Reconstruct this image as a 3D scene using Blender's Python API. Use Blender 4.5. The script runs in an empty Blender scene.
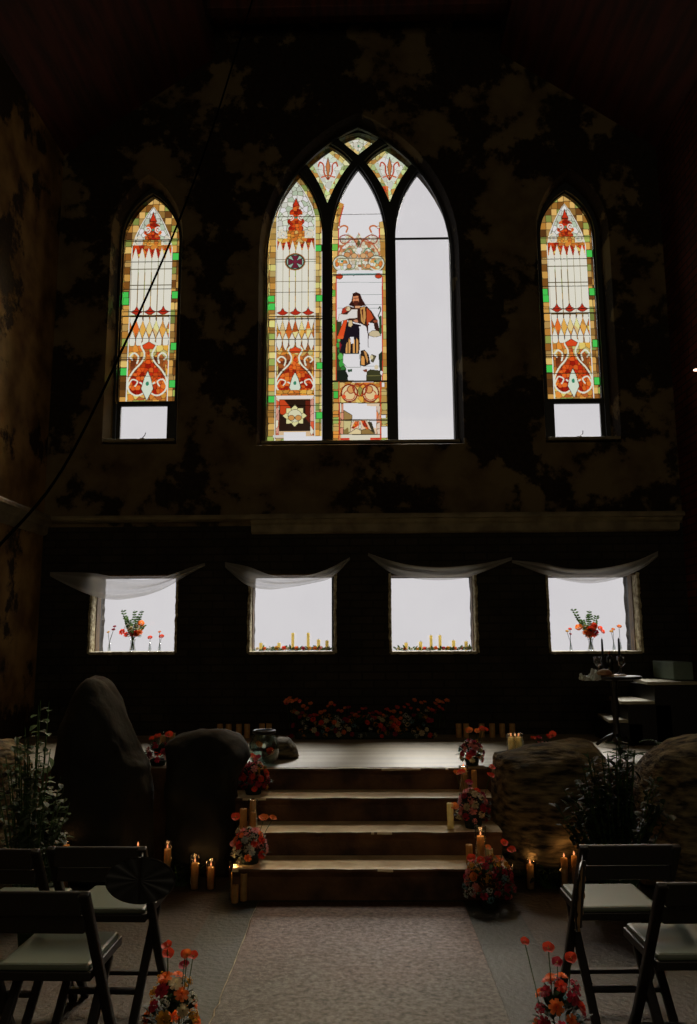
import bpy, bmesh, math, random
import numpy as np
from mathutils import Vector, Matrix, noise

C = bpy.context.scene.collection
SC = bpy.context.scene
PI = math.pi
RNG = random.Random(11)

# ------------------------------------------------------------------ camera
F_PX = 800.0
CAM_H = 1.5
PIT, YAW, ROLL = math.radians(9.09), math.radians(0.9), math.radians(0.3)
cd = bpy.data.cameras.new('camera')
cam = bpy.data.objects.new('camera', cd)
C.objects.link(cam)
cd.sensor_fit = 'HORIZONTAL'
cd.sensor_width = 36.0
cd.lens = F_PX / 697.0 * 36.0
cd.clip_end = 200
cam.location = (0, 0, CAM_H)
cam.matrix_world = (Matrix.Translation((0, 0, CAM_H)) @ Matrix.Rotation(YAW, 4, 'Z')
                    @ Matrix.Rotation(PI / 2 + PIT, 4, 'X') @ Matrix.Rotation(-ROLL, 4, 'Z'))
SC.camera = cam

# ------------------------------------------------------------------ colour, sky and lights
SC.view_settings.view_transform = 'Standard'
SC.view_settings.look = 'None'
SC.view_settings.exposure = 0.0
SC.view_settings.gamma = 1.0
SC.view_settings.use_curve_mapping = False
SC.cycles.use_denoising = True
SC.cycles.max_bounces = 8
SC.cycles.transparent_max_bounces = 24
SC.cycles.sample_clamp_indirect = 3.0

SKY = 0.69          # overcast white seen through the panes
SUN_POWER = 10.5     # bright upper part of the overcast sky behind the end wall
FILL_POWER = 56.0    # added fill lamp behind the camera, no window stands there


def lin(c):
    return tuple((x / 255 / 12.92) if x / 255 <= 0.04045 else ((x / 255 + 0.055) / 1.055) ** 2.4 for x in c)


w = bpy.data.worlds.new('world')
SC.world = w
w.use_nodes = True
nt = w.node_tree
bg = nt.nodes['Background']
tc = nt.nodes.new('ShaderNodeTexCoord')
sx = nt.nodes.new('ShaderNodeSeparateXYZ')
mr = nt.nodes.new('ShaderNodeMapRange')
mr.inputs['From Min'].default_value = 0.60
mr.inputs['From Max'].default_value = 0.95
mr.inputs['To Min'].default_value = SKY
mr.inputs['To Max'].default_value = SKY * 4
nt.links.new(tc.outputs['Generated'], sx.inputs[0])
nt.links.new(sx.outputs['Z'], mr.inputs['Value'])
nt.links.new(mr.outputs[0], bg.inputs['Strength'])
bg.inputs['Color'].default_value = (1.0, 0.972, 0.985, 1)

sd = bpy.data.lights.new('overcast_sun', 'SUN')
sun = bpy.data.objects.new('overcast_sun', sd)
C.objects.link(sun)
sd.energy = SUN_POWER
sd.angle = math.radians(34)
sd.color = (1.0, 0.95, 0.84)
sun.rotation_euler = (math.radians(-(90 - 40)), 0, math.radians(-10))

ad = bpy.data.lights.new('nave_fill', 'AREA')  # unseen fill lamp, added to lift the dark walls
al = bpy.data.objects.new('nave_fill', ad)
C.objects.link(al)
ad.shape = 'RECTANGLE'
ad.size = 5
ad.size_y = 4
ad.energy = FILL_POWER
ad.color = (1.0, 0.86, 0.62)
al.location = (0.8, -4.6, 5.2)
al.rotation_euler = (math.radians(80), 0, 0)


# ------------------------------------------------------------------ pixels to points (697 x 1024 frame)
_R = cam.matrix_world.to_3x3()


def ray(px, py):
    return _R @ Vector(((px - 348.5) / F_PX, (512 - py) / F_PX, -1.0))


def atY(px, py, Y):
    r = ray(px, py)
    p = r * (Y / r.y)
    return Vector((p.x, p.y, p.z + CAM_H))


def atZ(px, py, z):
    r = ray(px, py)
    p = r * ((z - CAM_H) / r.z)
    return Vector((p.x, p.y, p.z + CAM_H))


_Rn = np.array(_R.transposed())


def proj(X, Y, Z):
    x = _Rn[0, 0] * X + _Rn[0, 1] * Y + _Rn[0, 2] * (Z - CAM_H)
    y = _Rn[1, 0] * X + _Rn[1, 1] * Y + _Rn[1, 2] * (Z - CAM_H)
    z = _Rn[2, 0] * X + _Rn[2, 1] * Y + _Rn[2, 2] * (Z - CAM_H)
    return 348.5 + F_PX * x / -z, 512 - F_PX * y / -z


# ------------------------------------------------------------------ materials
def newmat(name):
    m = bpy.data.materials.new(name)
    m.use_nodes = True
    return m, m.node_tree, m.node_tree.nodes['Principled BSDF']


def pmat(name, rgb, rough=0.7, metal=0.0, var=0.25, scale=8.0, bump=0.0, bscale=40.0, trans=0.0, sss=0.0, spec=0.5, rgb2=None, stretch=None):
    """principled material whose colour wanders between two tones; rgb in 0-255 sRGB"""
    m, t, b = newmat(name)
    c = lin(rgb)
    c2 = lin(rgb2) if rgb2 else tuple(x * (1 - var) for x in c)
    co = t.nodes.new('ShaderNodeTexCoord')
    src = co.outputs['Object']
    if stretch:
        mp = t.nodes.new('ShaderNodeMapping')
        mp.inputs['Scale'].default_value = stretch
        t.links.new(src, mp.inputs[0])
        src = mp.outputs[0]
    n = t.nodes.new('ShaderNodeTexNoise')
    n.inputs['Scale'].default_value = scale
    n.inputs['Detail'].default_value = 6
    t.links.new(src, n.inputs['Vector'])
    r = t.nodes.new('ShaderNodeValToRGB')
    r.color_ramp.elements[0].position = 0.35
    r.color_ramp.elements[0].color = (*c2, 1)
    r.color_ramp.elements[1].position = 0.65
    r.color_ramp.elements[1].color = (*c, 1)
    t.links.new(n.outputs['Fac'], r.inputs[0])
    t.links.new(r.outputs[0], b.inputs['Base Color'])
    b.inputs['Roughness'].default_value = rough
    b.inputs['Metallic'].default_value = metal
    b.inputs['Specular IOR Level'].default_value = spec
    b.inputs['Transmission Weight'].default_value = trans
    if sss:
        b.inputs['Subsurface Weight'].default_value = sss
        b.inputs['Subsurface Radius'].default_value = (1.0, 0.75, 0.4)
        b.inputs['Subsurface Scale'].default_value = 0.03
    if bump:
        n2 = t.nodes.new('ShaderNodeTexNoise')
        n2.inputs['Scale'].default_value = bscale
        n2.inputs['Detail'].default_value = 8
        t.links.new(src, n2.inputs['Vector'])
        bp = t.nodes.new('ShaderNodeBump')
        bp.inputs['Strength'].default_value = bump
        bp.inputs['Distance'].default_value = 0.02
        t.links.new(n2.outputs['Fac'], bp.inputs['Height'])
        t.links.new(bp.outputs[0], b.inputs['Normal'])
    return m


def plaster_mat(name, plaster, plaster2, bare, wear_hi, wear_lo, z_hi, z_lo, scale=1.6):
    """peeling plaster: more bare masonry towards height z_hi than z_lo"""
    m, t, b = newmat(name)
    N, L = t.nodes.new, t.links.new
    co = N('ShaderNodeTexCoord')
    n1 = N('ShaderNodeTexNoise'); n1.inputs['Scale'].default_value = scale; n1.inputs['Detail'].default_value = 12; n1.inputs['Roughness'].default_value = 0.62
    n2 = N('ShaderNodeTexNoise'); n2.inputs['Scale'].default_value = 3.2; n2.inputs['Detail'].default_value = 10
    n3 = N('ShaderNodeTexNoise'); n3.inputs['Scale'].default_value = 30; n3.inputs['Detail'].default_value = 8
    for n in (n1, n2, n3):
        L(co.outputs['Object'], n.inputs['Vector'])
    s = N('ShaderNodeSeparateXYZ'); L(co.outputs['Object'], s.inputs[0])
    mr_ = N('ShaderNodeMapRange')
    mr_.inputs['From Min'].default_value = z_lo; mr_.inputs['From Max'].default_value = z_hi
    mr_.inputs['To Min'].default_value = wear_lo; mr_.inputs['To Max'].default_value = wear_hi
    L(s.outputs['Z'], mr_.inputs['Value'])
    sub = N('ShaderNodeMath'); sub.operation = 'SUBTRACT'; L(n1.outputs['Fac'], sub.inputs[0]); L(mr_.outputs[0], sub.inputs[1])
    mul = N('ShaderNodeMath'); mul.operation = 'MULTIPLY_ADD'; mul.use_clamp = True
    mul.inputs[1].default_value = 28; mul.inputs[2].default_value = 0.5; L(sub.outputs[0], mul.inputs[0])
    r = N('ShaderNodeValToRGB')
    r.color_ramp.elements[0].position = 0.35; r.color_ramp.elements[0].color = (*lin(plaster2), 1)
    r.color_ramp.elements[1].position = 0.62; r.color_ramp.elements[1].color = (*lin(plaster), 1)
    L(n2.outputs['Fac'], r.inputs[0])
    r2 = N('ShaderNodeValToRGB')
    r2.color_ramp.elements[0].position = 0.3; r2.color_ramp.elements[0].color = (*[x * 0.5 for x in lin(bare)], 1)
    r2.color_ramp.elements[1].position = 0.7; r2.color_ramp.elements[1].color = (*lin(bare), 1)
    L(n3.outputs['Fac'], r2.inputs[0])
    mx = N('ShaderNodeMix'); mx.data_type = 'RGBA'
    L(mul.outputs[0], mx.inputs['Factor']); L(r2.outputs[0], mx.inputs[6]); L(r.outputs[0], mx.inputs[7])
    L(mx.outputs[2], b.inputs['Base Color'])
    ad_ = N('ShaderNodeMath'); ad_.operation = 'MULTIPLY_ADD'; ad_.inputs[1].default_value = 0.3
    L(n3.outputs['Fac'], ad_.inputs[0]); L(mul.outputs[0], ad_.inputs[2])
    bp = N('ShaderNodeBump'); bp.inputs['Strength'].default_value = 0.5; bp.inputs['Distance'].default_value = 0.02
    L(ad_.outputs[0], bp.inputs['Height']); L(bp.outputs[0], b.inputs['Normal'])
    b.inputs['Roughness'].default_value = 0.85
    b.inputs['Specular IOR Level'].default_value = 0.2
    return m


def brick_mat(name, c1, c2, mortar, vec='XZ'):
    m, t, b = newmat(name)
    N, L = t.nodes.new, t.links.new
    co = N('ShaderNodeTexCoord'); s = N('ShaderNodeSeparateXYZ'); L(co.outputs['Object'], s.inputs[0])
    cb = N('ShaderNodeCombineXYZ')
    L(s.outputs[vec[0]], cb.inputs[0]); L(s.outputs[vec[1]], cb.inputs[1])
    br = N('ShaderNodeTexBrick')
    br.inputs['Scale'].default_value = 1.0
    br.inputs['Brick Width'].default_value = 0.22; br.inputs['Row Height'].default_value = 0.075
    br.inputs['Mortar Size'].default_value = 0.008
    br.inputs['Color1'].default_value = (*lin(c1), 1); br.inputs['Color2'].default_value = (*lin(c2), 1)
    br.inputs['Mortar'].default_value = (*lin(mortar), 1)
    L(cb.outputs[0], br.inputs['Vector'])
    n = N('ShaderNodeTexNoise'); n.inputs['Scale'].default_value = 3; n.inputs['Detail'].default_value = 8
    L(co.outputs['Object'], n.inputs['Vector'])
    mx = N('ShaderNodeMix'); mx.data_type = 'RGBA'; mx.blend_type = 'MULTIPLY'; mx.inputs['Factor'].default_value = 0.7
    r = N('ShaderNodeValToRGB'); r.color_ramp.elements[0].position = 0.35; r.color_ramp.elements[1].position = 0.6
    r.color_ramp.elements[0].color = (0.35, 0.35, 0.35, 1)
    L(n.outputs['Fac'], r.inputs[0]); L(br.outputs['Color'], mx.inputs[6]); L(r.outputs[0], mx.inputs[7])
    L(mx.outputs[2], b.inputs['Base Color'])
    bp = N('ShaderNodeBump'); bp.inputs['Strength'].default_value = 0.6; bp.inputs['Distance'].default_value = 0.012; bp.invert = True
    L(br.outputs['Fac'], bp.inputs['Height']); L(bp.outputs[0], b.inputs['Normal'])
    b.inputs['Roughness'].default_value = 0.8
    b.inputs['Specular IOR Level'].default_value = 0.25
    return m


def emit_mat(name, rgb, strength):
    m, t, b = newmat(name)
    t.nodes.remove(b)
    e = t.nodes.new('ShaderNodeEmission')
    e.inputs[0].default_value = (*rgb, 1); e.inputs[1].default_value = strength
    t.links.new(e.outputs[0], t.nodes['Material Output'].inputs[0])
    return m


def glass_mat(name, tint=(0.93, 0.95, 0.95), gloss=0.10, rough=0.03):
    """thin clear glass: see-through with a fresnel sheen"""
    m, t, b = newmat(name)
    t.nodes.remove(b)
    N, L = t.nodes.new, t.links.new
    tr = N('ShaderNodeBsdfTransparent'); tr.inputs[0].default_value = (*tint, 1)
    gl = N('ShaderNodeBsdfGlossy'); gl.inputs['Roughness'].default_value = rough
    lw = N('ShaderNodeLayerWeight'); lw.inputs[0].default_value = 0.35
    mm = N('ShaderNodeMath'); mm.operation = 'MULTIPLY_ADD'; mm.inputs[1].default_value = 0.75; mm.inputs[2].default_value = gloss * 0.2; mm.use_clamp = True
    L(lw.outputs['Facing'], mm.inputs[0])
    mx = N('ShaderNodeMixShader')
    L(mm.outputs[0], mx.inputs[0]); L(tr.outputs[0], mx.inputs[1]); L(gl.outputs[0], mx.inputs[2])
    L(mx.outputs[0], t.nodes['Material Output'].inputs[0])
    return m


def pane_mat(name):
    """clear window pane"""
    m, t, b = newmat(name)
    t.nodes.remove(b)
    N, L = t.nodes.new, t.links.new
    tr = N('ShaderNodeBsdfTransparent')
    n = N('ShaderNodeTexNoise'); n.inputs['Scale'].default_value = 2.2
    co = N('ShaderNodeTexCoord'); L(co.outputs['Object'], n.inputs['Vector'])
    r = N('ShaderNodeValToRGB')
    r.color_ramp.elements[0].color = (0.955, 0.95, 0.96, 1); r.color_ramp.elements[1].color = (1, 1, 1, 1)
    L(n.outputs['Fac'], r.inputs[0]); L(r.outputs[0], tr.inputs[0])
    gl = N('ShaderNodeBsdfGlossy'); gl.inputs['Roughness'].default_value = 0.05
    mx = N('ShaderNodeMixShader'); mx.inputs[0].default_value = 0.02
    L(tr.outputs[0], mx.inputs[1]); L(gl.outputs[0], mx.inputs[2])
    L(mx.outputs[0], t.nodes['Material Output'].inputs[0])
    return m


def stained_mat():
    m, t, b = newmat('stained_glass')
    t.nodes.remove(b)
    N, L = t.nodes.new, t.links.new
    at = N('ShaderNodeAttribute'); at.attribute_name = 'glass'
    tr = N('ShaderNodeBsdfTransparent')
    L(at.outputs['Color'], tr.inputs[0])
    gl = N('ShaderNodeBsdfGlossy'); gl.inputs['Roughness'].default_value = 0.2
    mx = N('ShaderNodeMixShader'); mx.inputs[0].default_value = 0.015
    L(tr.outputs[0], mx.inputs[1]); L(gl.outputs[0], mx.inputs[2])
    L(mx.outputs[0], t.nodes['Material Output'].inputs[0])
    return m


def sheer_mat():
    m, t, b = newmat('white_tulle')
    t.nodes.remove(b)
    N, L = t.nodes.new, t.links.new
    tr = N('ShaderNodeBsdfTransparent')
    df = N('ShaderNodeBsdfDiffuse'); df.inputs[0].default_value = (0.75, 0.73, 0.66, 1)
    tl = N('ShaderNodeBsdfTranslucent'); tl.inputs[0].default_value = (0.85, 0.82, 0.74, 1)
    a = N('ShaderNodeMixShader'); a.inputs[0].default_value = 0.65
    L(df.outputs[0], a.inputs[1]); L(tl.outputs[0], a.inputs[2])
    lw = N('ShaderNodeLayerWeight'); lw.inputs[0].default_value = 0.4
    mm = N('ShaderNodeMath'); mm.operation = 'MULTIPLY_ADD'; mm.inputs[1].default_value = 0.45; mm.inputs[2].default_value = 0.38; mm.use_clamp = True
    L(lw.outputs['Facing'], mm.inputs[0])
    mx = N('ShaderNodeMixShader')
    L(mm.outputs[0], mx.inputs[0]); L(tr.outputs[0], mx.inputs[1]); L(a.outputs[0], mx.inputs[2])
    L(mx.outputs[0], t.nodes['Material Output'].inputs[0])
    return m


def leafy(name, rgb, rgb2, rough=0.55):
    return petal_mat(name, rgb, rgb2, rough)


def petal_mat(name, rgb, rgb2=None, rough=0.6):
    m = pmat(name, rgb, rough, var=0.35, scale=30, rgb2=rgb2)
    t = m.node_tree
    b = t.nodes['Principled BSDF']
    tl = t.nodes.new('ShaderNodeBsdfTranslucent')
    src = b.inputs['Base Color'].links[0].from_socket
    t.links.new(src, tl.inputs[0])
    mx = t.nodes.new('ShaderNodeMixShader'); mx.inputs[0].default_value = 0.5
    t.links.new(b.outputs[0], mx.inputs[1]); t.links.new(tl.outputs[0], mx.inputs[2])
    t.links.new(mx.outputs[0], t.nodes['Material Output'].inputs[0])
    return m


M = dict(
    plaster_end=plaster_mat('peeling_plaster_end_wall', (108, 93, 62), (76, 60, 38), (46, 37, 25), 0.535, 0.48, 4.6, 3.2),
    plaster_side=plaster_mat('peeling_ochre_plaster', (158, 125, 72), (104, 76, 40), (64, 50, 32), 0.49, 0.44, 6.0, 2.5, 1.1),
    brick_low=brick_mat('dark_painted_brick', (50, 43, 33), (40, 35, 26), (30, 26, 20)),
    brick_side=brick_mat('red_brown_brick', (110, 52, 34), (84, 42, 28), (46, 36, 28), 'YZ'),
    wood_ceil=pmat('red_brown_boards', (92, 40, 26), 0.7, rgb2=(54, 26, 18), scale=2, bump=0.3, stretch=(8, .6, 1)),
    moulding=pmat('chipped_cream_moulding', (134, 122, 90), 0.7, rgb2=(98, 86, 60), scale=5, bump=0.4, bscale=18),
    concrete=pmat('flank_concrete', (54, 60, 50), 0.62, rgb2=(36, 40, 32), scale=2.2, bump=0.35, bscale=35),
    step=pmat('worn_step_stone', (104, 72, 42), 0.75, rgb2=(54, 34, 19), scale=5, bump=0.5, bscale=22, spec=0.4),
    tread_lit=pmat('light_paled_tread_stone', (236, 214, 168), 0.55, rgb2=(206, 178, 130), scale=7, bump=0.4, bscale=25),  # step stone paled so the treads look lit from above
    stage=pmat('stage_boards', (158, 142, 108), 0.5, rgb2=(120, 106, 80), scale=1.5, bump=0.15, stretch=(.5, 5, 1)),
    frame=pmat('black_painted_wood', (26, 27, 20), 0.6, var=0.3, scale=10, bump=0.2),
    bar=pmat('dark_iron', (46, 48, 40), 0.5, metal=0.4, scale=20),
    jamb=pmat('rough_plaster_edge', (205, 196, 160), 0.9, rgb2=(120, 104, 74), scale=22, bump=0.9, bscale=45),
    wood_jamb=pmat('old_brown_jamb_wood', (120, 92, 54), 0.7, rgb2=(66, 50, 32), scale=7, bump=0.3, stretch=(6, 6, 1)),
    sill=pmat('plaster_sill', (170, 160, 130), 0.85, rgb2=(120, 108, 84), scale=12, bump=0.6, bscale=30),
    pane=pane_mat('clear_pane'), stained=stained_mat(), sheer=sheer_mat(),
    glass=glass_mat('clear_glass'), smoke=glass_mat('greenish_jar_glass', (0.72, 0.80, 0.76), 0.5, 0.05),
    wax=petal_mat('ivory_wax', (226, 184, 118), (206, 160, 94), 0.5), wax_pale=petal_mat('pale_wax', (250, 240, 190), (236, 220, 160), 0.5),
    wax_dark=pmat('dark_taper_wax', (44, 42, 40), 0.45),
    wick=pmat('wick', (30, 24, 18), 0.9),
    flame=emit_mat('flame', (1.0, 0.34, 0.12), 1.3),
    flame_hot=emit_mat('flame_core', (1.0, 0.62, 0.28), 4.0),
    rock=pmat('grey_boulder', (34, 34, 26), 0.8, rgb2=(12, 13, 10), scale=3.5, bump=1.0, bscale=7, spec=0.3),
    rock_tan=pmat('tan_weathered_boulder', (126, 112, 80), 0.85, rgb2=(26, 21, 14), scale=6, bump=1.0, bscale=9, stretch=(1, 2.2, 5), spec=0.3),
    leaf=leafy('mid_green_leaf', (84, 112, 60), (48, 70, 36)), leaf_dk=leafy('dark_green_leaf', (44, 58, 38), (24, 34, 22)),
    euc=leafy('eucalyptus_leaf', (84, 100, 74), (52, 66, 48)), stem=leafy('green_stem', (74, 104, 44), (50, 72, 30)),
    red=petal_mat('scarlet_petal', (246, 92, 54), (222, 56, 38)), orange=petal_mat('orange_petal', (250, 150, 70), (236, 104, 46)),
    pink=petal_mat('pink_petal', (242, 172, 162), (220, 122, 120)), cream=petal_mat('cream_petal', (226, 214, 178), (200, 180, 130)),
    burg=petal_mat('crimson_petal', (204, 60, 80), (140, 30, 48)), yellow=petal_mat('yellow_petal', (222, 170, 62), (196, 132, 36)),
    blue=petal_mat('blue_grey_petal', (130, 168, 172), (88, 126, 136)), white=petal_mat('white_petal', (226, 226, 214), (190, 190, 172)),
    chair=pmat('dark_chair_wood', (25, 20, 14), 0.42, rgb2=(15, 12, 9), scale=10, stretch=(8, 8, 1)),
    pad=pmat('pale_vinyl_seat', (84, 92, 78), 0.38, var=0.1, scale=6),
    fan=pmat('woven_palm_fan', (52, 44, 30), 0.8, rgb2=(36, 30, 20), scale=30, bump=0.5, bscale=80),
    black=pmat('matt_black', (16, 16, 14), 0.5), cable=pmat('black_cable', (14, 13, 12), 1.0, spec=0.0),
    cloth=pmat('white_crumpled_cloth', (200, 204, 190), 0.8, scale=12), bread=pmat('bread_crust', (150, 92, 60), 0.7, rgb2=(196, 160, 120), scale=14, bump=0.3),
    board=pmat('pale_wood_board', (190, 150, 100), 0.6, scale=5, stretch=(1, 8, 1)), bottle=pmat('dark_green_bottle', (14, 22, 14), 0.12, spec=0.8),
    foil=pmat('amber_bottle_cap', (150, 84, 34), 0.4), teal=pmat('teal_painted_stair_block', (110, 128, 112), 0.7, rgb2=(84, 100, 88), scale=4),
    tread=pmat('pale_worn_tread', (176, 170, 140), 0.6, rgb2=(140, 132, 104), scale=5),
    lamp=emit_mat('small_lamp_glow', (1.0, 0.66, 0.5), 3.0), water=glass_mat('water_surface', (0.82, 0.88, 0.86), 1.0, 0.02),
)


# ------------------------------------------------------------------ mesh helpers
class MB:
    def __init__(s):
        s.v, s.f, s.m = [], [], []
        s.X = Matrix.Identity(4)

    def add(s, vs, fs, mi=0):
        o = len(s.v)
        s.v += [tuple(s.X @ Vector(p)) for p in vs]
        s.f += [tuple(i + o for i in f) for f in fs]
        s.m += [mi] * len(fs)

    def box(s, c, d, mi=0, bev=0.0, rz=0.0, rx=0.0, ry=0.0):
        bm = bmesh.new()
        bmesh.ops.create_cube(bm, size=1)
        bmesh.ops.scale(bm, vec=d, verts=bm.verts)
        if bev:
            bmesh.ops.bevel(bm, geom=bm.edges[:], offset=min(bev, min(d) * .45), segments=2, profile=.5, affect='EDGES')
        R = Matrix.Translation(c) @ Matrix.Rotation(rz, 4, 'Z') @ Matrix.Rotation(ry, 4, 'Y') @ Matrix.Rotation(rx, 4, 'X')
        bm.verts.ensure_lookup_table()
        s.add([R @ v.co for v in bm.verts], [[v.index for v in f.verts] for f in bm.faces], mi)
        bm.free()

    def bar(s, a, b, w, d, mi=0, up=(0, 0, 1), bev=0.003):
        """rectangular bar from a to b, w across, d along the up side"""
        a, b = Vector(a), Vector(b)
        z = (b - a).normalized()
        x = Vector(up).cross(z)
        if x.length < 1e-4:
            x = Vector((1, 0, 0))
        x.normalize()
        y = z.cross(x)
        R = Matrix((x, y, z)).transposed().to_4x4()
        bm = bmesh.new()
        bmesh.ops.create_cube(bm, size=1)
        bmesh.ops.scale(bm, vec=(w, d, (b - a).length), verts=bm.verts)
        if bev:
            bmesh.ops.bevel(bm, geom=bm.edges[:], offset=min(bev, w * .4, d * .4), segments=2, profile=.5, affect='EDGES')
        T = Matrix.Translation((a + b) / 2) @ R
        s.add([T @ v.co for v in bm.verts], [[v.index for v in f.verts] for f in bm.faces], mi)
        bm.free()

    def tube(s, pts, r, mi=0, n=8, cap=True):
        pts = [Vector(p) for p in pts]
        rs = r if isinstance(r, (list, tuple)) else [r] * len(pts)
        vs, fs = [], []
        prev = None
        for i, p in enumerate(pts):
            t = (pts[min(i + 1, len(pts) - 1)] - pts[max(i - 1, 0)]).normalized()
            if prev is None:
                prev = t.orthogonal().normalized()
            x = (prev - t * prev.dot(t)).normalized()
            prev = x
            y = t.cross(x)
            for k in range(n):
                a = 2 * PI * k / n
                vs.append(p + (x * math.cos(a) + y * math.sin(a)) * rs[i])
        for i in range(len(pts) - 1):
            for k in range(n):
                fs.append((i * n + k, i * n + (k + 1) % n, (i + 1) * n + (k + 1) % n, (i + 1) * n + k))
        if cap:
            fs.append(tuple(range(n))[::-1])
            fs.append(tuple((len(pts) - 1) * n + k for k in range(n)))
        s.add(vs, fs, mi)

    def lathe(s, prof, c=(0, 0, 0), n=20, mi=0):
        vs, fs = [], []
        for r, z in prof:
            for k in range(n):
                a = 2 * PI * k / n
                vs.append((c[0] + r * math.cos(a), c[1] + r * math.sin(a), c[2] + z))
        for i in range(len(prof) - 1):
            for k in range(n):
                fs.append((i * n + k, i * n + (k + 1) % n, (i + 1) * n + (k + 1) % n, (i + 1) * n + k))
        s.add(vs, fs, mi)

    def grid(s, fn, nu, nv, mi=0, wrapu=False):
        vs = [fn(i / nu, j / nv) for j in range(nv + 1) for i in range(nu + (0 if wrapu else 1))]
        k = nu + (0 if wrapu else 1)
        fs = [(j * k + i, j * k + (i + 1) % k, (j + 1) * k + (i + 1) % k, (j + 1) * k + i) for j in range(nv) for i in range(nu)]
        s.add(vs, fs, mi)

    def mesh(s, name, mats, smooth=False):
        me = bpy.data.meshes.new(name)
        me.from_pydata(s.v, [], s.f)
        if not isinstance(mats, (list, tuple)):
            mats = [mats]
        for m in mats:
            me.materials.append(m)
        if len(mats) > 1:
            me.polygons.foreach_set('material_index', s.m)
        if smooth:
            me.polygons.foreach_set('use_smooth', [True] * len(me.polygons))
        me.update()
        return me

    def build(s, name, mats, parent=None, smooth=False, recalc=False):
        me = s.mesh(name, mats, smooth)
        if recalc:
            fix(me)
        return link(name, me, parent)


def fix(me):
    bm = bmesh.new()
    bm.from_mesh(me)
    bmesh.ops.recalc_face_normals(bm, faces=bm.faces)
    bm.to_mesh(me)
    bm.free()


def link(name, me, parent=None):
    o = bpy.data.objects.new(name, me)
    C.objects.link(o)
    if parent:
        o.parent = parent
    return o


def tag(o, label=None, cat=None, group=None, kind=None):
    if label:
        o['label'] = label
    if cat:
        o['category'] = cat
    if group:
        o['group'] = group
    if kind:
        o['kind'] = kind
    return o


def thing(name, label, cat, loc=(0, 0, 0), rz=0.0, group=None):
    o = bpy.data.objects.new(name, None)
    C.objects.link(o)
    o.empty_display_size = 0.05
    o.location = loc
    o.rotation_euler = (0, 0, rz)
    return tag(o, label, cat, group)


def struct(name, me_or_mb, mat=None, parent=None, **k):
    o = me_or_mb.build(name, mat, parent, **k) if isinstance(me_or_mb, MB) else link(name, me_or_mb, parent)
    if not parent:
        o['kind'] = 'structure'
    return o


def prism(ol, Y0, Y1):
    n = len(ol)
    area = sum(ol[i][0] * ol[(i + 1) % n][1] - ol[(i + 1) % n][0] * ol[i][1] for i in range(n))
    if area < 0:
        ol = ol[::-1]
    me = bpy.data.meshes.new('prism')
    me.from_pydata([(x, Y0, z) for x, z in ol] + [(x, Y1, z) for x, z in ol], [],
                   [tuple(range(n)), tuple(range(2 * n - 1, n - 1, -1))] + [(i, i + n, (i + 1) % n + n, (i + 1) % n) for i in range(n)])
    me.update()
    return me


def plate(outer, holes, Y0, Y1, bevel=0.0):
    """flat plate in the XZ plane cut by holes, from depth Y0 (near) to Y1 (far); outlines are (x, z) lists"""
    me = prism(outer, Y0, Y1)
    if not holes:
        return me
    ob = bpy.data.objects.new('plate', me)
    C.objects.link(ob)
    cut = []
    for h_ in holes:
        c = bpy.data.objects.new('cutter', prism(h_, Y0 - 0.05, Y1 + 0.05))
        C.objects.link(c)
        cut.append(c)
        md = ob.modifiers.new('cut', 'BOOLEAN')
        md.operation = 'DIFFERENCE'
        md.solver = 'EXACT'
        md.object = c
    dg = bpy.context.evaluated_depsgraph_get()
    dg.update()
    out = bpy.data.meshes.new_from_object(ob.evaluated_get(dg))
    for o in [ob] + cut:
        m_ = o.data
        bpy.data.objects.remove(o)
        bpy.data.meshes.remove(m_)
    out.materials.clear()
    return out


def rnd_dir():
    a = RNG.uniform(0, 2 * PI)
    z = RNG.uniform(-1, 1)
    r = math.sqrt(1 - z * z)
    return Vector((r * math.cos(a), r * math.sin(a), z))


# ------------------------------------------------------------------ the shell
WY = 7.68           # front face of the end wall
GY = 7.90           # glazing plane
HX = 3.10           # half width of the room


def arch(xl, xr, zb, zs, za, n=14):
    """pointed arch outline, counter-clockwise from bottom left"""
    xc = (xl + xr) / 2
    wd, h = xc - xl, za - zs
    Rr = (wd * wd + h * h) / (2 * wd)
    out = [(xl, zb), (xr, zb)]
    a1 = math.asin(min(1, h / Rr)) if Rr >= wd else PI / 2
    for i in range(n + 1):
        a = a1 * i / n
        out.append((xr - Rr + Rr * math.cos(a), zs + Rr * math.sin(a)))
    for i in range(n - 1, -1, -1):
        a = a1 * i / n
        out.append((xl + Rr - Rr * math.cos(a), zs + Rr * math.sin(a)))
    return out


def grow(ol, d):
    cx = sum(p[0] for p in ol) / len(ol)
    n = len(ol)
    out = []
    for i in range(n):
        a, b, c = Vector(ol[i - 1]), Vector(ol[i]), Vector(ol[(i + 1) % n])
        e1, e2 = (b - a), (c - b)
        if e1.length < 1e-6: e1 = e2
        if e2.length < 1e-6: e2 = e1
        e1.normalize(); e2.normalize()
        n1, n2 = Vector((e1.y, -e1.x)), Vector((e2.y, -e2.x))
        m = n1 + n2
        if m.length < 1e-4:
            m = n1
        m.normalize()
        k = d / max(0.45, m.dot(n1))
        out.append((b.x + m.x * k, b.y + m.y * k))
    return out


def pxo(pts, Y=GY):
    return [(atY(x, y, Y).x, atY(x, y, Y).z) for x, y in pts]


# opening outlines on the glazing plane
CEN = arch(-0.965, 0.965, 3.46, 5.45, 6.93)
LAN_L = arch(-2.515, -1.865, 3.47, 5.65, 6.27)
LAN_R = arch(1.865, 2.515, 3.45, 5.65, 6.27)
openC, openL, openR = grow(CEN, 0.06), grow(LAN_L, 0.045), grow(LAN_R, 0.045)
LOW = [(-2.595, -1.775, 1.395, 2.130), (-1.072, -0.255, 1.39, 2.128), (0.272, 1.088, 1.385, 2.118), (1.775, 2.632, 1.38, 2.112)]


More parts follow.
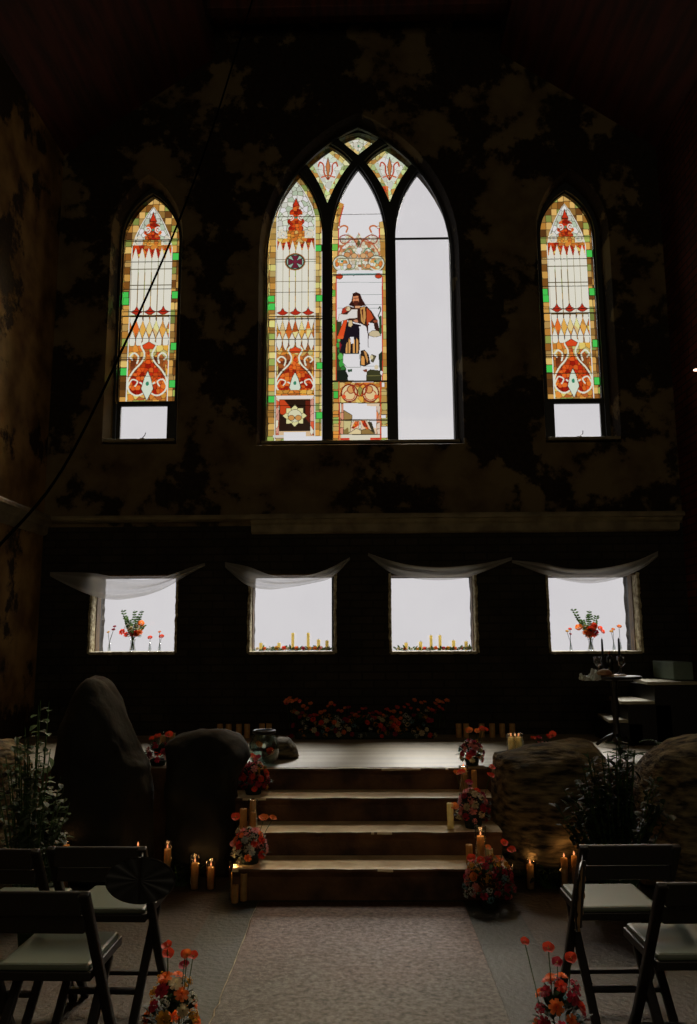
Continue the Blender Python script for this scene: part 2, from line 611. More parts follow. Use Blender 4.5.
def rough_rect(x0, x1, z0, z1, amp, seed):
    r = random.Random(seed)
    pts = []
    for (a, b) in (((x0, z0), (x1, z0)), ((x1, z0), (x1, z1)), ((x1, z1), (x0, z1)), ((x0, z1), (x0, z0))):
        for i in range(14):
            t = i / 14
            pts.append((a[0] + (b[0] - a[0]) * t + r.uniform(-amp, amp), a[1] + (b[1] - a[1]) * t + r.uniform(-amp, amp)))
    return pts


me = plate([(-3.6, 2.60), (3.6, 2.60), (3.6, 8.6), (-3.6, 8.6)], [openC, openL, openR], WY, 8.1)
me.materials.append(M['plaster_end'])
struct('wall_back', me)
me = plate([(-3.6, -0.1), (3.6, -0.1), (3.6, 2.60), (-3.6, 2.60)], [rough_rect(*b, 0.006, 5 + i) for i, b in enumerate(LOW)], WY + 0.012, 8.1)
me.materials.append(M['brick_low'])
struct('wall_back', me)

# splayed reveals of the upper openings
for ol, op in ((CEN, openC), (LAN_L, openL), (LAN_R, openR)):
    mb = MB()
    outer = grow(op, 0.018)
    vs = [(x, WY - 0.006, z) for x, z in outer] + [(x, WY - 0.004, z) for x, z in op] + [(x, GY - 0.05, z) for x, z in ol]
    n = len(ol)
    fs = []
    for r in range(2):
        for i in range(n):
            if i == 0 and r == 0:
                continue
            fs.append((r * n + i, r * n + (i + 1) % n, (r + 1) * n + (i + 1) % n, (r + 1) * n + i))
    mb.add(vs, fs)
    struct('trim_1', mb, M['plaster_end'], recalc=True)

mb = MB()
mb.box((-HX - 0.2, 0.8, 2.5), (0.4, 15.0, 8.2))
mb.box((-HX - 0.2, 0.8, 6.6 + 0.9), (0.36, 15.0, 2.0), 1)
struct('wall_left', mb, [M['plaster_side'], M['brick_side']])
mb = MB()
mb.box((HX + 0.2, 0.8, 4.0), (0.4, 15.0, 9.2))
struct('wall_right', mb, M['brick_side'])
mb = MB()
mb.box((0, -6.8, 4.0), (7.2, 0.3, 9.2))
struct('wall_front', mb, M['plaster_side'])
# ceiling: boarded centre with canted sides
mb = MB()
mb.box((0, 0.8, 8.13), (4.2, 15.4, 0.12), 0)
for s in (-1, 1):
    mb.add([(s * 1.52, -6.8, 7.68), (s * 1.52, 8.0, 7.68), (s * 3.25, 8.0, 6.45), (s * 3.25, -6.8, 6.45),
            (s * 1.55, -6.8, 8.2), (s * 1.55, 8.0, 8.2), (s * 3.4, 8.0, 8.2), (s * 3.4, -6.8, 8.2)],
           [(0, 1, 2, 3), (4, 5, 6, 7), (0, 1, 5, 4), (2, 3, 7, 6), (0, 3, 7, 4), (1, 2, 6, 5)], 0)
for k in range(8):
    mb.box((0, 7.3 - k * 1.9, 7.98), (3.3, 0.14, 0.2), 0, 0.01)
struct('ceiling', mb, M['wood_ceil'], recalc=True)


def cornice(name, x0, x1, prof, mat, depth0=WY, mitre=0.0):
    """moulding run along X; prof is a list of (out, z)"""
    mb = MB()
    n = 60
    r = random.Random(int(x0 * 10))

    def fn(u, v):
        k = v * (len(prof) - 1)
        o, z = prof[round(k)]
        x = x0 + (x1 - x0) * u
        if mitre and u == 1:
            x += o * mitre
        return (x, depth0 - o + noise.noise((x * 3, z * 20, 1)) * 0.004, z + noise.noise((x * 2, z * 30, 4)) * 0.003)
    mb.grid(fn, n, len(prof) - 1)
    for xx, xo in ((x0, 0), (x1, mitre)):
        mb.add([(xx + o * xo, depth0 - o, z) for o, z in prof], [tuple(range(len(prof)))])
    return mb


full = [(0, 2.70), (0.10, 2.70), (0.11, 2.68), (0.11, 2.655), (0.085, 2.645), (0.075, 2.62), (0.05, 2.60), (0.045, 2.535), (0.025, 2.52), (0, 2.515)]
thin = [(0, 2.695), (0.10, 2.695), (0.11, 2.675), (0.10, 2.655), (0.06, 2.645), (0, 2.64)]
struct('trim_2', cornice('c', -1.06, 3.02, full, None, mitre=0.6), M['moulding'])
struct('trim_3', cornice('c', -3.1, -1.06, thin, None), M['moulding'])
mb = cornice('c', -6.0, 7.68, full, None, depth0=0)
mb.v = [(-HX - y * 1.0, x, z) for x, y, z in mb.v]
struct('trim_4', mb, M['moulding'], recalc=True)

# floor, aisle and platform
mb = MB()
mb.box((0, 0.6, -0.1), (7.0, 15.2, 0.2))
struct('floor', mb, M['concrete'])
t = M['concrete'].node_tree     # slab joints and the grey-green strips beside the aisle
b = t.nodes['Principled BSDF']
N, L = t.nodes.new, t.links.new
co = N('ShaderNodeTexCoord'); s = N('ShaderNodeSeparateXYZ'); L(co.outputs['Object'], s.inputs[0])
ab = N('ShaderNodeMath'); ab.operation = 'ABSOLUTE'; L(s.outputs['X'], ab.inputs[0])
gt = N('ShaderNodeMath'); gt.operation = 'GREATER_THAN'; gt.inputs[1].default_value = 0.86; L(ab.outputs[0], gt.inputs[0])
brn = N('ShaderNodeTexNoise'); brn.inputs['Scale'].default_value = 1.4; L(co.outputs['Object'], brn.inputs['Vector'])
rr = N('ShaderNodeValToRGB'); rr.color_ramp.elements[0].color = (*lin((54, 41, 27)), 1); rr.color_ramp.elements[1].color = (*lin((60, 55, 42)), 1)
rr.color_ramp.elements[0].position = 0.4; rr.color_ramp.elements[1].position = 0.6
L(brn.outputs['Fac'], rr.inputs[0])
mx = N('ShaderNodeMix'); mx.data_type = 'RGBA'
src = b.inputs['Base Color'].links[0].from_socket
L(gt.outputs[0], mx.inputs['Factor']); L(src, mx.inputs[6]); L(rr.outputs[0], mx.inputs[7])
br = N('ShaderNodeTexBrick'); br.offset = 0.0
br.inputs['Scale'].default_value = 1.0; br.inputs['Brick Width'].default_value = 1.30; br.inputs['Row Height'].default_value = 0.86
br.inputs['Mortar Size'].default_value = 0.006; br.inputs['Color1'].default_value = (1, 1, 1, 1); br.inputs['Color2'].default_value = (.88, .88, .88, 1)
br.inputs['Mortar'].default_value = (.2, .2, .2, 1)
mpp = N('ShaderNodeMapping'); mpp.inputs['Location'].default_value = (0.44, 0.02, 0)
L(co.outputs['Object'], mpp.inputs[0]); L(mpp.outputs[0], br.inputs['Vector'])
ml = N('ShaderNodeMix'); ml.data_type = 'RGBA'; ml.blend_type = 'MULTIPLY'; ml.inputs['Factor'].default_value = 1.0
L(mx.outputs[2], ml.inputs[6]); L(br.outputs['Color'], ml.inputs[7]); L(ml.outputs[2], b.inputs['Base Color'])

# aisle slab, pitted, redder brown towards the stairs, with a chipped pale left edge
am, t, b = newmat('pitted_aisle_concrete')
N, L = t.nodes.new, t.links.new
co = N('ShaderNodeTexCoord')
n1 = N('ShaderNodeTexNoise'); n1.inputs['Scale'].default_value = 2.0; n1.inputs['Detail'].default_value = 10
n2 = N('ShaderNodeTexNoise'); n2.inputs['Scale'].default_value = 38; n2.inputs['Detail'].default_value = 10; n2.inputs['Roughness'].default_value = 0.75
for n in (n1, n2): L(co.outputs['Object'], n.inputs['Vector'])
s = N('ShaderNodeSeparateXYZ'); L(co.outputs['Object'], s.inputs[0])
mr_ = N('ShaderNodeMapRange'); mr_.inputs['From Min'].default_value = 4.1; mr_.inputs['From Max'].default_value = 4.7
ad1 = N('ShaderNodeMath'); ad1.operation = 'MULTIPLY_ADD'; ad1.inputs[1].default_value = 0.8; L(n1.outputs['Fac'], ad1.inputs[0]); L(s.outputs['Y'], ad1.inputs[2])
L(ad1.outputs[0], mr_.inputs['Value'])
c1 = N('ShaderNodeMix'); c1.data_type = 'RGBA'; c1.inputs[6].default_value = (*lin((74, 67, 51)), 1); c1.inputs[7].default_value = (*lin((88, 58, 36)), 1)
L(mr_.outputs[0], c1.inputs['Factor'])
r = N('ShaderNodeValToRGB'); r.color_ramp.elements[0].position = 0.36; r.color_ramp.elements[1].position = 0.56
r.color_ramp.elements[0].color = (0.12, 0.12, 0.12, 1)
L(n2.outputs['Fac'], r.inputs[0])
mm = N('ShaderNodeMix'); mm.data_type = 'RGBA'; mm.blend_type = 'MULTIPLY'; mm.inputs['Factor'].default_value = 0.75
L(c1.outputs[2], mm.inputs[6]); L(r.outputs[0], mm.inputs[7]); L(mm.outputs[2], b.inputs['Base Color'])
rg = N('ShaderNodeMapRange'); rg.inputs['From Min'].default_value = 0.35; rg.inputs['From Max'].default_value = 0.65; rg.inputs['To Min'].default_value = 0.75; rg.inputs['To Max'].default_value = 0.42
L(n2.outputs['Fac'], rg.inputs['Value']); L(rg.outputs[0], b.inputs['Roughness'])
bp = N('ShaderNodeBump'); bp.inputs['Strength'].default_value = 0.5; bp.inputs['Distance'].default_value = 0.012
L(n2.outputs['Fac'], bp.inputs['Height']); L(bp.outputs[0], b.inputs['Normal'])
mb = MB()
ys = [-6.5 + 11.42 * i / 200 for i in range(201)]


def xl(y): return -0.612 + 0.018 * noise.noise((0, y * 3.1, 0)) + 0.008 * noise.noise((0, y * 17, 0))


top, bot = 0.006, 0.0
vs, fs = [], []
for y in ys:
    a = xl(y)
    vs += [(a, y, bot), (a + .004, y, top), (0.574, y, top), (0.578, y, bot)]
for i in range(200):
    for k in range(3):
        fs.append((i * 4 + k, i * 4 + k + 1, (i + 1) * 4 + k + 1, (i + 1) * 4 + k))
mb.add(vs, fs)
struct('floor_aisle', mb, am, recalc=True)
mb = MB()
vs, fs = [], []
for i, y in enumerate(ys):
    a = xl(y); wd = (0.004 + 0.006 * abs(noise.noise((3, y * 9, 0)))) * (1 if y < 4.4 else 0.4)
    vs += [(a - wd, y, 0.001), (a - wd * .3, y, 0.0085), (a + wd * .8, y, 0.0075)]
for i in range(200):
    for k in range(2):
        fs.append((i * 3 + k, i * 3 + k + 1, (i + 1) * 3 + k + 1, (i + 1) * 3 + k))
mb.add(vs, fs)
struct('trim_5', mb, M['sill'])

ZS = 0.626
mb = MB()
mb.box((0, (5.77 + 7.75) / 2, ZS / 2), (6.3, 7.75 - 5.77, ZS), 0, 0.008)
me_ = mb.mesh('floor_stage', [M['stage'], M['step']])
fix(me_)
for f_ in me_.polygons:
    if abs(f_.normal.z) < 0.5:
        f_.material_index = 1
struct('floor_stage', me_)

# staircase: three steps up to the platform, each one block with a worn nosing
stairs = thing('stone_staircase', 'worn stone staircase of broad steps rising to the stage', 'staircase', (0, 5.3, 0))
zt = [0.0, 0.180, 0.325, 0.478, ZS]
SX0, SX1 = -0.87, 0.86
for i in range(4):
    y0 = 4.95 + 0.27 * i
    z1 = zt[i + 1] - (0.002 if i == 3 else 0)
    y1 = 5.765
    SX0 = (-.77, -.80, -.87, -.87)[i]
    nx = 90
    mb = MB()
    sd_ = 3.7 * i

    def e(x, k): return noise.noise((x * 5 + sd_, k, 0)) * 0.010 + noise.noise((x * 23 + sd_, k, 2)) * 0.005
    prof = [(y0 + 0.018, zt[i] if i else 0.0, 0.0), (y0 + 0.012, z1 - 0.05, 0.4), (y0 + 0.001, z1 - 0.03, 1), (y0 - 0.008, z1 - 0.016, 1.2), (y0 - 0.002, z1 - 0.004, .9), (y0 + 0.02, z1, 0.4), (y0 + 0.06, z1, 0.1), (y1, z1, 0.0)]
    if i == 3:
        prof = prof[:-1] + [(y0 + 0.10, z1, 0)]
    mb.grid(lambda u, v: ((SX0 + (SX1 - SX0) * u) + (0.0 * i if u == 0 else 0),
                          prof[round(v * (len(prof) - 1))][0] + e(u * 1.5, round(v * (len(prof) - 1)) * .3) * prof[round(v * (len(prof) - 1))][2],
                          prof[round(v * (len(prof) - 1))][1] + (e(u * 1.5, 9) * .4 * prof[round(v * (len(prof) - 1))][2] if 0 < v < 1 else 0)), nx, len(prof) - 1)
    yb = prof[-1][0]
    for sx in (0, 1):
        x = SX0 + 0.0 * i if sx == 0 else SX1
        pts = [(x, p[0], p[1]) for p in prof] + [(x, yb, prof[0][1])]
        mb.add(pts, [tuple(range(len(pts)))])
    me_ = mb.mesh('step', [M['step'], M['tread_lit']])
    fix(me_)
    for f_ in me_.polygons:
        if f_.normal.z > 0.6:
            f_.material_index = 1  # upward faces take the stone with light in its colour
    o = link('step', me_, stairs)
    o.location = -Vector(stairs.location)

# ------------------------------------------------------------------ upper windows
def pxarch(left, right, bottom_y, spring_y, apex, Y=GY):
    """pointed lancet outline given in pixels: left/right as (x at bottom, x at spring)"""
    L0, L1 = atY(left[0], bottom_y, Y), atY(left[1], spring_y, Y)
    R0, R1 = atY(right[0], bottom_y, Y), atY(right[1], spring_y, Y)
    A = atY(*apex, Y)
    x0, x1 = (L0.x + L1.x) / 2, (R0.x + R1.x) / 2
    return arch(x0, x1, (L0.z + R0.z) / 2, (L1.z + R1.z) / 2, A.z)


PL = pxarch((267.2, 270.5), (322, 321.3), 440.5, 238, (296.2, 173.3))
PM = pxarch((333, 333.5), (387, 384.5), 440.5, 242, (358.7, 170.7))
PR = pxarch((398.3, 396.5), (453.4, 448.5), 440.5, 240, (420.9, 171.7))


def bowed(pts, bows, n=6):
    out = []
    for i in range(len(pts)):
        a, b = Vector(pts[i]), Vector(pts[(i + 1) % len(pts)])
        d = b - a
        nn = Vector((d.y, -d.x)).normalized() * bows[i]
        for k in range(n):
            t = k / n
            p = a + d * t + nn * 4 * t * (1 - t)
            out.append((p.x, p.y))
    return out


KL = bowed(pxo([(327.5, 203), (350, 164.3), (327.5, 147.5), (306.5, 164.3)]), [-0.02, 0.02, 0.015, -0.02])
KR = bowed(pxo([(389.6, 202), (411.2, 164.3), (390.3, 147.5), (367, 164.3)]), [-0.02, 0.015, 0.02, -0.02])
KT = bowed(pxo([(358, 156), (377.4, 141), (358, 134.7), (339.4, 141)]), [0, 0.012, 0.012, 0])


class Canvas:
    """small painter for leaded glass designs; colours are the tones seen against the white sky"""

    def __init__(s, x0, y0, x1, y1, S, fill):
        s.x0, s.y0, s.S = x0, y0, S
        s.W, s.H = int((x1 - x0) * S) + 2, int((y1 - y0) * S) + 2
        s.a = np.zeros((s.H, s.W, 3), np.float32)
        s.a[:] = fill
        s.r = np.random.RandomState(4)

    def win(s, xa, ya, xb, yb):
        i0, i1 = max(0, int((xa - s.x0) * s.S) - 1), min(s.W, int((xb - s.x0) * s.S) + 3)
        j0, j1 = max(0, int((ya - s.y0) * s.S) - 1), min(s.H, int((yb - s.y0) * s.S) + 3)
        if i1 <= i0 or j1 <= j0:
            return None
        X, Y = np.meshgrid(s.x0 + (np.arange(i0, i1) + .5) / s.S, s.y0 + (np.arange(j0, j1) + .5) / s.S)
        return i0, i1, j0, j1, X, Y

    def inside(s, pts, X, Y):
        m = np.zeros(X.shape, bool)
        n = len(pts)
        for i in range(n):
            (xa, ya), (xb, yb) = pts[i], pts[(i + 1) % n]
            if ya == yb:
                continue
            c = ((Y >= ya) != (Y >= yb)) & (X < (xb - xa) * (Y - ya) / (yb - ya) + xa)
            m ^= c
        return m

    def poly(s, pts, col, lead=0.0, lc=(40, 30, 18)):
        xs, ys_ = [p[0] for p in pts], [p[1] for p in pts]
        w_ = s.win(min(xs), min(ys_), max(xs), max(ys_))
        if not w_:
            return
        i0, i1, j0, j1, X, Y = w_
        m = s.inside(pts, X, Y)
        s.a[j0:j1, i0:i1][m] = col
        if lead:
            s.line(list(pts) + [pts[0]], lead, lc)

    def line(s, pts, wd, col):
        for (xa, ya), (xb, yb) in zip(pts[:-1], pts[1:]):
            w_ = s.win(min(xa, xb) - wd, min(ya, yb) - wd, max(xa, xb) + wd, max(ya, yb) + wd)
            if not w_:
                continue
            i0, i1, j0, j1, X, Y = w_
            dx, dy = xb - xa, yb - ya
            L2 = dx * dx + dy * dy + 1e-9
            t_ = np.clip(((X - xa) * dx + (Y - ya) * dy) / L2, 0, 1)
            d = np.hypot(X - xa - t_ * dx, Y - ya - t_ * dy)
            k = np.clip((wd / 2 - d) * s.S + 0.5, 0, 1)[..., None]
            s.a[j0:j1, i0:i1] = s.a[j0:j1, i0:i1] * (1 - k) + np.array(col, np.float32) * k

    def curve(s, pts, wd, col, n=8):
        P = [np.array(p, float) for p in pts]
        out = []
        for i in range(len(P) - 1):
            p0, p1, p2, p3 = P[max(i - 1, 0)], P[i], P[i + 1], P[min(i + 2, len(P) - 1)]
            for k in range(n):
                t_ = k / n
                out.append(tuple(0.5 * (2 * p1 + (p2 - p0) * t_ + (2 * p0 - 5 * p1 + 4 * p2 - p3) * t_ ** 2 + (3 * p1 - p0 - 3 * p2 + p3) * t_ ** 3)))
        out.append(tuple(P[-1]))
        if wd:
            s.line(out, wd, col)
        return out

    def ell(s, cx, cy, rx, ry, col, lead=0.0, lc=(40, 30, 18)):
        s.poly([(cx + rx * math.cos(a * PI / 10), cy + ry * math.sin(a * PI / 10)) for a in range(20)], col, lead, lc)

    def mosaic(s, pts, palette, cell, lead=0.35, lc=(60, 44, 24), rows=False, jit=0.35, vary=0.12):
        """fill a polygon with leaded pieces drawn from a palette"""
        xs, ys_ = [p[0] for p in pts], [p[1] for p in pts]
        w_ = s.win(min(xs), min(ys_), max(xs), max(ys_))
        if not w_:
            return
        i0, i1, j0, j1, X, Y = w_
        m = s.inside(pts, X, Y)
        cw, ch = cell
        nx_, ny_ = int((max(xs) - min(xs)) / cw) + 3, int((max(ys_) - min(ys_)) / ch) + 3
        d1 = np.full(X.shape, 1e9); d2 = d1.copy(); idx = np.zeros(X.shape, int)
        pal = np.array(palette, np.float32)
        ncol = nx_ * ny_
        W_, H2 = X.shape[1], X.shape[0]
        cols = pal[s.r.randint(0, len(pal), ncol)] * (1 + s.r.uniform(-vary, vary, (ncol, 1)))
        for a in range(nx_):
            for b_ in range(ny_):
                px_ = min(xs) + (a - 0.5 + s.r.uniform(-jit, jit)) * cw
                py_ = min(ys_) + (b_ - 0.5 + s.r.uniform(-jit, jit)) * ch
                u0, u1 = int((px_ - 1.8 * cw - X[0, 0]) * s.S), int((px_ + 1.8 * cw - X[0, 0]) * s.S) + 2
                w0, w1 = int((py_ - 1.8 * ch - Y[0, 0]) * s.S), int((py_ + 1.8 * ch - Y[0, 0]) * s.S) + 2
                sl = (slice(max(0, w0), max(0, min(H2, w1))), slice(max(0, u0), max(0, min(W_, u1))))
                ax, ay = (X[sl] - px_) / cw, (Y[sl] - py_) / ch
                if ax.size == 0:
                    continue
                d = np.maximum(np.abs(ax), np.abs(ay)) if rows else np.hypot(ax, ay)
                k = a * ny_ + b_
                dd = d1[sl]
                c = d < dd
                d2[sl] = np.where(c, dd, np.minimum(d2[sl], d))
                ii = idx[sl]
                ii[c] = k
                d1[sl] = np.where(c, d, dd)
        out = cols[idx]
        e_ = (d2 - d1) * min(cw, ch)
        k = np.clip(1 - e_ / max(lead, 1e-3), 0, 1)[..., None]
        out = out * (1 - k) + np.array(lc, np.float32) * k
        reg = s.a[j0:j1, i0:i1]
        reg[m] = out[m]

    def sample(s, X, Y):
        i = np.clip(((X - s.x0) * s.S).astype(int), 0, s.W - 1)
        j = np.clip(((Y - s.y0) * s.S).astype(int), 0, s.H - 1)
        return s.a[j, i]


SKYC = (218, 215, 217)
OCH = [(196, 160, 92), (176, 140, 72), (204, 178, 110), (160, 116, 54), (190, 182, 110), (150, 168, 86), (182, 132, 62)]
OCHD = [(150, 104, 44), (176, 132, 66), (120, 76, 30), (196, 156, 90), (140, 150, 74), (96, 60, 26)]
REDS = [(198, 64, 22), (170, 38, 16), (220, 98, 36), (150, 28, 14), (214, 80, 26)]
AMB = [(214, 150, 60), (206, 128, 50), (222, 176, 96), (188, 104, 40)]
PALE = [(212, 212, 200), (202, 210, 190), (216, 214, 206), (190, 204, 178)]
WHT = (222, 214, 200)
LD = (70, 56, 34)


def scroll(c, cx, cy, r, turn, wd, col, start=0.0, sgn=1):
    pts = []
    for i in range(int(turn * 12) + 1):
        a = start + sgn * i * PI / 6
        k = r * (1 - 0.75 * i / (turn * 12))
        pts.append((cx + k * math.cos(a), cy + k * math.sin(a)))
    c.line(pts, wd, col)


def lancet_art(c, full=True):
    """design drawn on a 200-wide tall panel: apex (100, 0), full width from y=170; full panels run to y=1150, short ones to y=772"""
    H_ = 1150 if full else 772
    c.mosaic([(0, 0), (200, 0), (200, H_), (0, H_)], OCH if full else OCHD, (24, 27), 3, rows=True, jit=0.12, vary=0.2)
    for (gx, gy) in ((8, .47), (190, .47), (10, .5), (188, .28), (12, .84), (190, .9), (192, .72)):
        c.poly([(gx - 12, gy * H_), (gx + 12, gy * H_), (gx + 12, gy * H_ + 28), (gx - 12, gy * H_ + 28)], (70, 190, 80), 2)
    inner = [(26, H_), (26, 200), (38, 150), (58, 105), (80, 65), (100, 38), (120, 65), (142, 105), (162, 150), (174, 200), (174, H_)]
    c.mosaic(inner[1:-1] + [(174, 290), (26, 290)], PALE, (20, 22), 2.2, LD)
    c.line(inner, 4.5, (216, 214, 206))
    for sg in (-1, 1):
        c.line([(100 + sg * (x - 100) * .94, y) for x, y in inner[1:6]], 1.6, LD)
    # red flame ornament
    top = 148 if full else 92
    fs_ = 1.05 if full else 0.68
    for k, (rx, yy) in enumerate(((14, 0), (26, 30), (34, 66), (30, 96))):
        c.mosaic([(100 + rx * math.cos(a * PI / 8), top + fs_ * (yy + 20 * math.sin(a * PI / 8))) for a in range(16)], REDS, (14, 14), 2)
    c.poly([(100, top - 36), (112, top), (88, top)], (190, 50, 24), 2)
    for sg in (-1, 1):
        scroll(c, 100 + sg * 20, top + 48 * fs_, 13, 1.3, 4, (222, 218, 206), PI / 2, sg)
        scroll(c, 100 + sg * 50, top + 118 * fs_, 20, 1.4, 6, (216, 204, 180), -PI / 2, sg)
    c.ell(100, top + 50 * fs_, 5, 5, (60, 130, 100))
    py = top + 138 * fs_
    c.mosaic([(28, py), (172, py), (172, py + 50), (28, py + 50)], AMB + REDS[:2], (24, 16), 2)
    c.mosaic([(66, py - 34 * fs_), (134, py - 34 * fs_), (134, py), (66, py)], AMB, (14, 14), 2)
    # white pickets
    n = 6
    pw = 146 / n
    yb = 628 if full else 452
    for k in range(n):
        a = 27 + k * pw
        c.poly([(a + 1.5, yb), (a + 1.5, py + 52), (a + pw * .3, py + 26), (a + pw / 2, py + 10), (a + pw * .7, py + 26), (a + pw - 1.5, py + 52), (a + pw - 1.5, yb)], WHT)
        c.line([(a, py + 52), (a, yb)], 1.8, (150, 136, 96))
    for yy in (py + 92, (py + yb) / 2 + 20):
        c.line([(22, yy), (178, yy)], 3, (80, 70, 40))
    for k in (1, 3, 5):
        a = 27 + k * pw
        q = yb - 12
        c.poly([(a, q - 22), (a + 7, q - 8), (a + 22, q), (a + 6, q + 10), (a - 6, q + 10), (a - 22, q), (a - 7, q - 8)], (170, 44, 24), 1.5)
    c.line([(0, yb + 4), (200, yb + 4)], 5, (40, 34, 18))
    # lozenge band
    y2 = yb + 8
    hh = 60 if full else 46
    c.mosaic([(28, y2), (172, y2), (172, y2 + 2.6 * hh), (28, y2 + 2.6 * hh)], AMB + [(150, 84, 30)], (18, 22), 2)
    for k in range(n):
        a = 27 + k * pw
        m_ = a + pw / 2
        c.poly([(a + 2, y2), (a + pw - 2, y2), (a + pw - 1, y2 + 16), (m_, y2 + hh), (a + 1, y2 + 16)], WHT, 1.2)
        c.poly([(m_, y2 + hh + 4), (a + pw - 1, y2 + hh + 34), (a + pw - 2, y2 + hh + 56), (m_, y2 + 2 * hh + 26), (a + 2, y2 + hh + 56), (a + 1, y2 + hh + 34)], WHT, 1.2)
        if k:
            c.mosaic([(a, y2 + 12), (a + 11, y2 + hh), (a, y2 + hh + 30), (a - 11, y2 + hh)], [(214, 150, 70), (200, 96, 36), (222, 190, 130)], (30, 40), 0)
    c.line([(0, y2 + hh + 34), (200, y2 + hh + 34)], 2.5, (60, 48, 26))
    # big red onion with pale scrolls
    y3 = y2 + 2.3 * hh
    k_ = 0.93 if full else 0.94
    c.mosaic([(28, y3), (172, y3), (172, y3 + 215 * k_), (28, y3 + 215 * k_)], AMB + [(204, 190, 120), (170, 90, 40)], (20, 22), 2)
    for sg in (-1, 1):
        c.mosaic([(100 + sg * (x - 100), y) for x, y in ((36, y3 + 50), (84, y3 + 40), (80, y3 + 100), (36, y3 + 120))], [(110, 50, 24), (150, 80, 34)], (20, 20), 2)
    on = [(100, y3 + 20 * k_), (112, y3 + 62 * k_), (138, y3 + 96 * k_), (164, y3 + 130 * k_), (170, y3 + 160 * k_), (158, y3 + 188 * k_), (130, y3 + 198 * k_), (100, y3 + 190 * k_)]
    on = on + [(200 - x, y) for x, y in on[::-1][1:-1]]
    c.mosaic(on, REDS + [(226, 110, 40)], (15, 16), 2, (90, 20, 8))
    for sg in (-1, 1):
        f = lambda x, y: (100 + sg * x, y3 + y * k_)
        c.curve([f(4, -2), f(18, -14), f(26, 4), f(14, 34), f(24, 66), f(52, 100), f(70, 138), f(66, 176), f(40, 196), f(14, 186), f(10, 160), f(26, 146)], 6, (214, 216, 198))
        c.curve([f(40, 70), f(36, 44), f(52, 30), f(66, 44), f(58, 56)], 6, (214, 216, 198))
        c.curve([f(70, 160), f(56, 134), f(36, 142), f(44, 160)], 5, (214, 216, 198))
    c.poly([(100, y3 + 100 * k_), (112, y3 + 128 * k_), (122, y3 + 170 * k_), (100, y3 + 216 * k_), (78, y3 + 170 * k_), (88, y3 + 128 * k_)], (206, 214, 196), 2)
    c.ell(100, y3 + 150 * k_, 6, 8, (50, 130, 96))
    c.poly([(76, y3), (100, y3 - 14), (124, y3), (116, y3 + 14), (84, y3 + 14)], (208, 70, 30), 1.5)
    for fr in (0.17, 0.60, 0.68, 0.75, 0.84, 0.90) if full else (0.22, 0.79, 0.88):
        c.line([(0, H_ * fr), (200, H_ * fr)], 2.4, (50, 40, 22))
    if full:
        # medallion with a flared cross
        mx_, my_ = 98, 395
        c.ell(mx_, my_, 40, 38, (150, 96, 50)); c.ell(mx_, my_, 36, 34, (40, 50, 36)); c.ell(mx_, my_, 32, 30, (150, 178, 160))
        for a in range(4):
            ca, sa = math.cos(a * PI / 2), math.sin(a * PI / 2)
            q = [(4, -4), (26, -15), (27, 0), (26, 15), (4, 4)]
            c.poly([(mx_ + x * ca - y * sa, my_ + x * sa + y * ca) for x, y in q], (104, 34, 50), 2, (30, 26, 22))
        c.ell(mx_, my_, 8, 8, (112, 40, 56))
        c.line([(22, my_), (mx_ - 40, my_)], 3, (70, 90, 60)); c.line([(mx_ + 40, my_), (178, my_)], 3, (70, 90, 60))
        # bottom panel: dark square with a pale rosette
        yb_ = 965
        c.poly([(28, yb_), (172, yb_), (172, 1142), (28, 1142)], (206, 176, 140), 2)
        c.mosaic([(28, yb_ - 22), (172, yb_ - 22), (172, yb_), (28, yb_)], AMB, (24, 14), 2)
        c.poly([(28, yb_), (172, yb_), (164, yb_ + 14), (36, yb_ + 14)], (222, 210, 204))
        c.mosaic([(30, yb_ + 14), (42, yb_ + 14), (42, 1130), (30, 1130)], [(190, 80, 50), (216, 150, 130), (222, 200, 180)], (12, 30), 1)
        c.mosaic([(158, yb_ + 14), (170, yb_ + 14), (170, 1130), (158, 1130)], [(190, 80, 50), (216, 150, 130), (222, 200, 180)], (12, 30), 1)
        c.poly([(42, yb_ + 16), (158, yb_ + 16), (158, 1112), (42, 1112)], (38, 22, 14), 1)
        c.poly([(42, yb_ + 18), (60, yb_ + 18), (84, yb_ + 50), (60, yb_ + 80), (46, yb_ + 76)], (190, 66, 28)); c.poly([(140, yb_ + 22), (156, yb_ + 22), (156, 1080), (140, 1060)], (96, 30, 16))
        for a in range(8):
            aa = a * PI / 4
            q = [(10, -9), (30, -14), (46, 0), (30, 14), (10, 9)]
            c.poly([(100 + x * math.cos(aa) - y * math.sin(aa), yb_ + 84 + x * math.sin(aa) + y * math.cos(aa)) for x, y in q], (214, 206, 150), 1.6)
        c.ell(100, yb_ + 84, 26, 26, (208, 204, 170), 1.5)
        c.ell(87, yb_ + 92, 12, 11, (196, 140, 76), 1.5); c.ell(113, yb_ + 92, 12, 11, (196, 140, 76), 1.5)
        c.poly([(60, 1116), (142, 1116), (142, 1150), (60, 1150)], SKYC)
        c.poly([(142, 1134), (200, 1134), (200, 1150), (142, 1150)], SKYC)
        c.poly([(20, 1128), (60, 1128), (60, 1138), (20, 1138)], (200, 196, 190))


